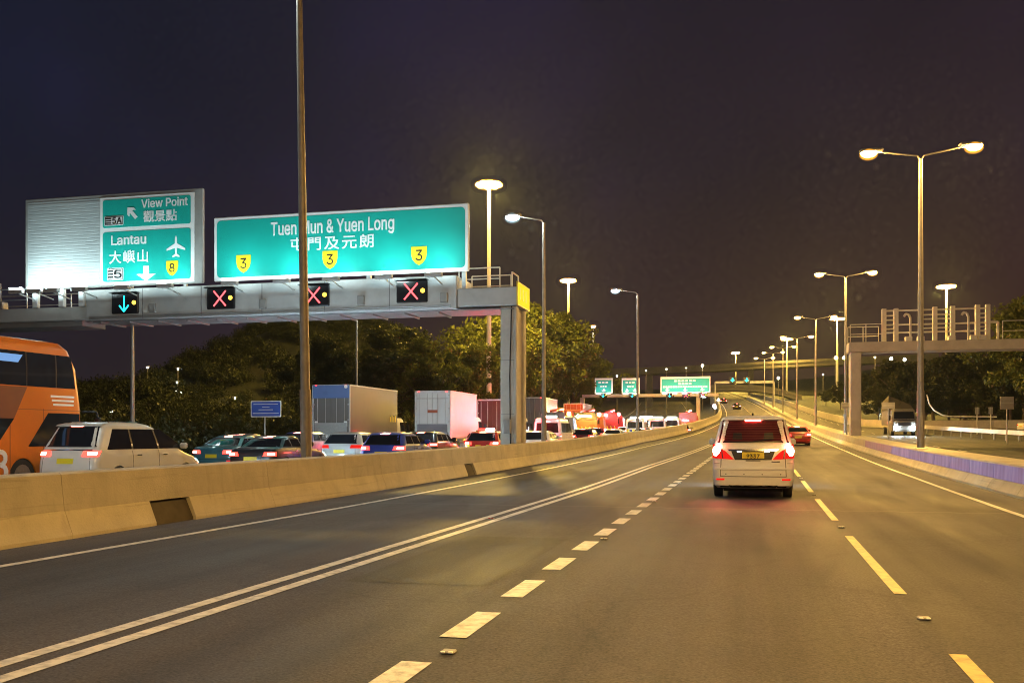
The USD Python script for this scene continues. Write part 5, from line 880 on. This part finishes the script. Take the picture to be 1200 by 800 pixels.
# amber-lit recovery lorry and fire appliance
def recovery(label, loc, col, beacon, amber=True, stripes=True, s=1.0):
    t = thing('recovery_lorry', label, 'truck', loc); w = 1.2
    obj('deck', rb(-w, w, .1, 5.0, 1.0, 1.25, .03), 'steel', t); obj('rear_board', rb(-w, w, 0, .1, 1.0, 2.9, .02), col, t)
    if stripes:
        for k in range(6):
            P = Polygon([(-w+.05+.4*k, 1.05), (-w+.25+.4*k, 1.05), (-w+.05+.4*k, 1.5), (-w-.0+.4*k if k else -w+.02, 1.5)]); obj('stripe', face(P, 0, 0, 0, .012), 'lemon', t)
    cb = Body([(.5, 5.0, 7.0, w-.05), (1.3, 5.0, 7.1, w), (1.6, 5.0, 7.0, w-.02), (2.5, 5.05, 6.6, w-.12), (2.65, 5.2, 6.4, w-.25)], .06, .2, 0, .06)
    obj('cab', cb.mesh(), col, t, smooth=28); obj('cab_rear_window', bx(-.7, .7, 4.98, 5.03, 1.8, 2.35), 'glass', t)
    obj('crane_arm', tube([(.2, 4.4, 1.2), (.2, 4.3, 3.3), (-.3, 1.2, 3.0)], [.16, .14, .1], 6), 'red', t)
    bar = obj('light_bar', rb(-.9, .9, 5.3, 5.6, 2.64, 2.72, .02), 'black', t)
    obj('beacon', sphere((.62, 5.4, 2.86), .17, 1), beacon, bar, smooth=True)
    obj('beacon', sphere((-.62, 5.4, 2.86), .15, 1), 'beacon_amber' if amber else beacon, bar, smooth=True)
    if amber:
        ab = obj('arrow_board', rb(-w, w, -.06, -.01, 2.15, 2.95, .02), 'black', t)
        obj('arrow_head', cat([bx(-1.05+.11*k, -.93+.11*k, -.09, -.06, 2.5+.1*k*sg, 2.6+.1*k*sg) for k in range(3) for sg in (-1, 1)]), 'strip_amber', ab); obj('arrow_bar', bx(-.65, .6, -.09, -.06, 2.48, 2.64), 'strip_amber', ab)
    for sx in (-1, 1):
        tl = obj('tail_light', rb(sx*.9-.18, sx*.9+.18, -.02, .05, .8, .96, .02), 'tail_hot', t)
        for y in (1.3, 6.1): wheel(t, sx*(w-.04), y, .46, .28)
    obj('chassis', bx(-.45, .45, .2, 6.6, .6, 1.0), 'under', t); obj('number_plate', bx(-.25, .25, -.03, .01, .62, .78), 'plate', t)
    return t
recovery('orange recovery lorry with amber arrow board, below the leftmost far sign', q(686, 96), 'orange', 'beacon_red')
recovery('red recovery lorry with glaring magenta beacon, right of the arrow board', q(711, 104), 'red', 'beacon_magenta', False)
recovery('recovery lorry with red beacon under the wide far sign, right end', q(806, 132), 'rust', 'beacon_magenta', False)
recovery('yellow-lit recovery lorry with amber beacon behind the police van', q(646, 84), 'grey', 'beacon_amber', False, False)
ot = thing('tipper_lorry', 'rust tipper body showing above the police van, right of the lamp pole', 'truck', q(668, 108)); obj('tipper_body', cat([rb(-1.2, 1.2, 0, 5, 1.2, 3.3, .05)]+[bx(x-.05, x+.05, -.06, .02, 1.25, 3.25) for x in (-1, -.35, .35, 1)]), 'rust', ot); obj('cab', rb(-1.15, 1.15, 5.1, 7, .6, 2.7, .12), 'orange', ot); obj('chassis', bx(-.5, .5, .2, 6.5, .6, 1.2), 'under', ot)
for sx in (-1, 1):
    for y in (1.3, 6.1): wheel(ot, sx*1.15, y, .46, .28)

# --- the double-decker bus
def bus():
    t = thing('double_decker_bus', 'orange double-decker bus cut by the left edge of the photo', 'bus', (-20.85, 25.7-11.6, -.12)); L, w = 11.6, 1.25
    b = Body([(.32, .1, L-.05, w-.05), (.5, 0, L, w), (1.6, 0, L, w), (2.5, 0, L-.05, w), (3.6, .02, L-.25, w), (4.15, .1, L-.55, w-.05), (4.33, .25, L-.8, w-.14), (4.38, .5, L-1.1, w-.35)], .18, .28, .03, .12)
    obj('body', b.mesh((2.6, L-2.7), .52), 'orange_bus', t, smooth=28); sd = 1; S = lambda c, o=.010, th=.02: b.sp(sd, c, o, th, 6, 4)
    ud = obj('upper_windows', S([(.5, 3.02), (L-.55, 3.02), (L-.72, 3.98), (.5, 3.98)]), 'bus_dark', t)
    obj('saloon_light', S([(L-6.5, 3.66), (L-2.9, 3.66), (L-2.7, 3.88), (L-6.5, 3.88)], .012, .01), 'bus_blue', ud)  # glowing patch on the opaque pane imitates bluish light in the window
    [obj('window_post', S([(y, 3.02), (y+.05, 3.02), (y+.05, 3.98), (y, 3.98)], .013, .01), 'black', ud) for y in (2.2, 3.9, 5.6, 7.3, 9.0, 10.2)]
    obj('swoosh_panel', S([(L-4.4, 2.1), (L-3.05, 2.1), (L-2.55, 2.99), (L-3.7, 2.99)], .010), 'bus_deep', t)
    obj('lower_windows', S([(L-5.2, 1.35), (L-3.7, 1.35), (L-3.05, 2.1), (L-4.7, 2.1)], .012), 'bus_dark', t)
    obj('lower_windows', S([(.6, 1.35), (L-5.4, 1.35), (L-5.0, 2.3), (.6, 2.3)], .010), 'bus_dark', t)
    cw = obj('cab_window', S([(L-2.5, 1.32), (L-.34, 1.32), (L-.36, 2.28), (L-1.7, 2.28)], .010), 'bus_dark', t)
    obj('adverts', cat([S([(L-1.55, 2.62), (L-.62, 2.62), (L-.62, 2.68), (L-1.55, 2.68)], .012, .01), S([(L-1.5, 2.5), (L-.62, 2.5), (L-.62, 2.56), (L-1.5, 2.56)], .012, .01), S([(L-1.6, 2.74), (L-.6, 2.74), (L-.6, 2.80), (L-1.6, 2.80)], .012, .01)]), 'white', t)
    obj('door_seam', cat([S([(y, .5), (y+.02, .5), (y+.02, 2.4), (y, 2.4)], .004, .01) for y in (L-3.2, L-1.9)]+[S([(.3, 2.36), (L-.3, 2.36), (L-.3, 2.375), (.3, 2.375)], .004, .01)]), 'bus_deep', t)
    dg = meshkit.text_mesh('8', .8, .012, True); v = dg.vertices*1.0; dg.vertices = np.stack([w+.004+v[:, 2], L-3.95+v[:, 0], .42+v[:, 1]], 1); obj('fleet_figure', dg, 'white', t, smooth=False)
    obj('windscreen', b.fp([(-1.05, 1.2), (1.05, 1.2), (1.05, 2.4), (-1.05, 2.4)], .01, .03, 8, 3), 'bus_dark', t); obj('upper_windscreen', b.fp([(-1.05, 2.9), (1.05, 2.9), (.95, 4.0), (-.95, 4.0)], .01, .03, 8, 3), 'bus_dark', t)
    obj('wing_mirror', cat([tube([(w-.1, L-.1, 2.35), (w+.22, L+.15, 2.35), (w+.25, L+.2, 2.15)], .03, 6), rb(w+.14, w+.36, L+.12, L+.24, 1.65, 2.18, .05)]), 'black', t)
    for y in (2.6, L-2.7):
        for sx in (-1, 1): wheel(t, sx*(w-.02), y, .5, .3)
    for sx in (-1, 1): obj('tail_light', rb(sx*1.0-.08, sx*1.0+.08, -.03, .05, .9, 1.3, .02), 'tail_red', t)
    obj('roof_pod', rb(-.7, .7, 1.2, 3.4, 4.3, 4.48, .06), 'orange_bus', t)
bus()
car('saloon', 'car', 'silver saloon following the pale people carrier, out of the photo on the left', 'car', (-17.15, 11.2, 0), 'silver')

# --- oncoming side
def lorry_front(label, loc):
    t = thing('oncoming_lorry', label, 'truck', loc, math.pi); w = 1.15
    cb = Body([(.4, -2.2, -.05, w-.08), (.6, -2.2, 0, w), (1.3, -2.2, 0, w), (1.6, -2.2, -.08, w-.03), (2.5, -2.1, -.5, w-.12), (2.65, -1.9, -.7, w-.25)], .06, .2, 0, .06)
    cab = obj('cab', cb.mesh(), 'grey', t, smooth=28); obj('windscreen', cb.fp([(-.95, 1.5), (.95, 1.5), (.88, 2.35), (-.88, 2.35)], .01, .03, 8, 3), 'glass', cab)
    for sx in (-1, 1):
        hd = obj('headlight', rb(sx*.78-.16, sx*.78+.16, -.10, .0, .68, .88, .03), 'chrome', t); obj('bulb', sphere((sx*.78, .0, .78), .12, 1), 'head_white', hd, smooth=True)
        for y in (-1.2, -6.2): wheel(t, sx*(w-.04), y, .46, .28)
        obj('wing_mirror', rb(sx*1.32-.1, sx*1.32+.1, -.4, -.3, 1.5, 2.0, .03), 'black', t)
    obj('grille', bx(-.6, .6, -.01, .02, .95, 1.3), 'black', t)
    obj('load', cat([rb(-1.15, 1.15, -7.4, -2.4, 1.1, 2.6, .05)]), 'grey', t); obj('tarpaulin', trimesh.convex.convex_hull(np.array([(-1.2, -7.4, 2.6), (1.2, -7.4, 2.6), (-1.2, -2.3, 2.6), (1.2, -2.3, 2.6), (-.9, -7.2, 3.0), (1.1, -7.2, 3.5), (-.9, -2.5, 3.1), (1.1, -2.5, 4.0)])), 'verge', t)
    obj('chassis', bx(-.45, .45, -7.2, -.4, .55, 1.1), 'under', t)
lorry_front('oncoming dark lorry with dazzling headlights, right of the gantry pillar', (at(1060, 500, 100)[0], 100, float(zc(100))))
def oncoming(kind, label, px_, Y, col): p = at(px_, 490, Y); car(kind, 'car', label, 'car', (p[0], Y+4.2, float(zc(Y))), col, 0, math.pi, front_lit=True)
oncoming('hatch', 'oncoming car with headlights behind the dark lorry', 1074, 132, 'grey'); oncoming('hatch', 'oncoming car just left of the dark lorry, farther away', 1042, 150, 'black')
p = at(1196, 492, 112); car('saloon', 'car', 'pale car passing the far right edge behind the guard rail', 'car', (p[0], 112, float(zc(112))), 'white_car', 0, math.radians(-70))

# ---------------------------------------------------------------- thin haze, added to give the lamps halos
usdkit.material(stage, '/World/Looks/haze', {'v': ('principled_volume', {'color': (.66, .82, 1.0), 'density': HAZE, 'anisotropy': .4})}, [], volume='v.volume')
M['haze'] = UsdShade.Material.Get(stage, '/World/Looks/haze')
if HAZE > 0: obj('haze', bx(-620, 620, -80, 920, -12, 95), 'haze', smooth=False, kind='stuff')
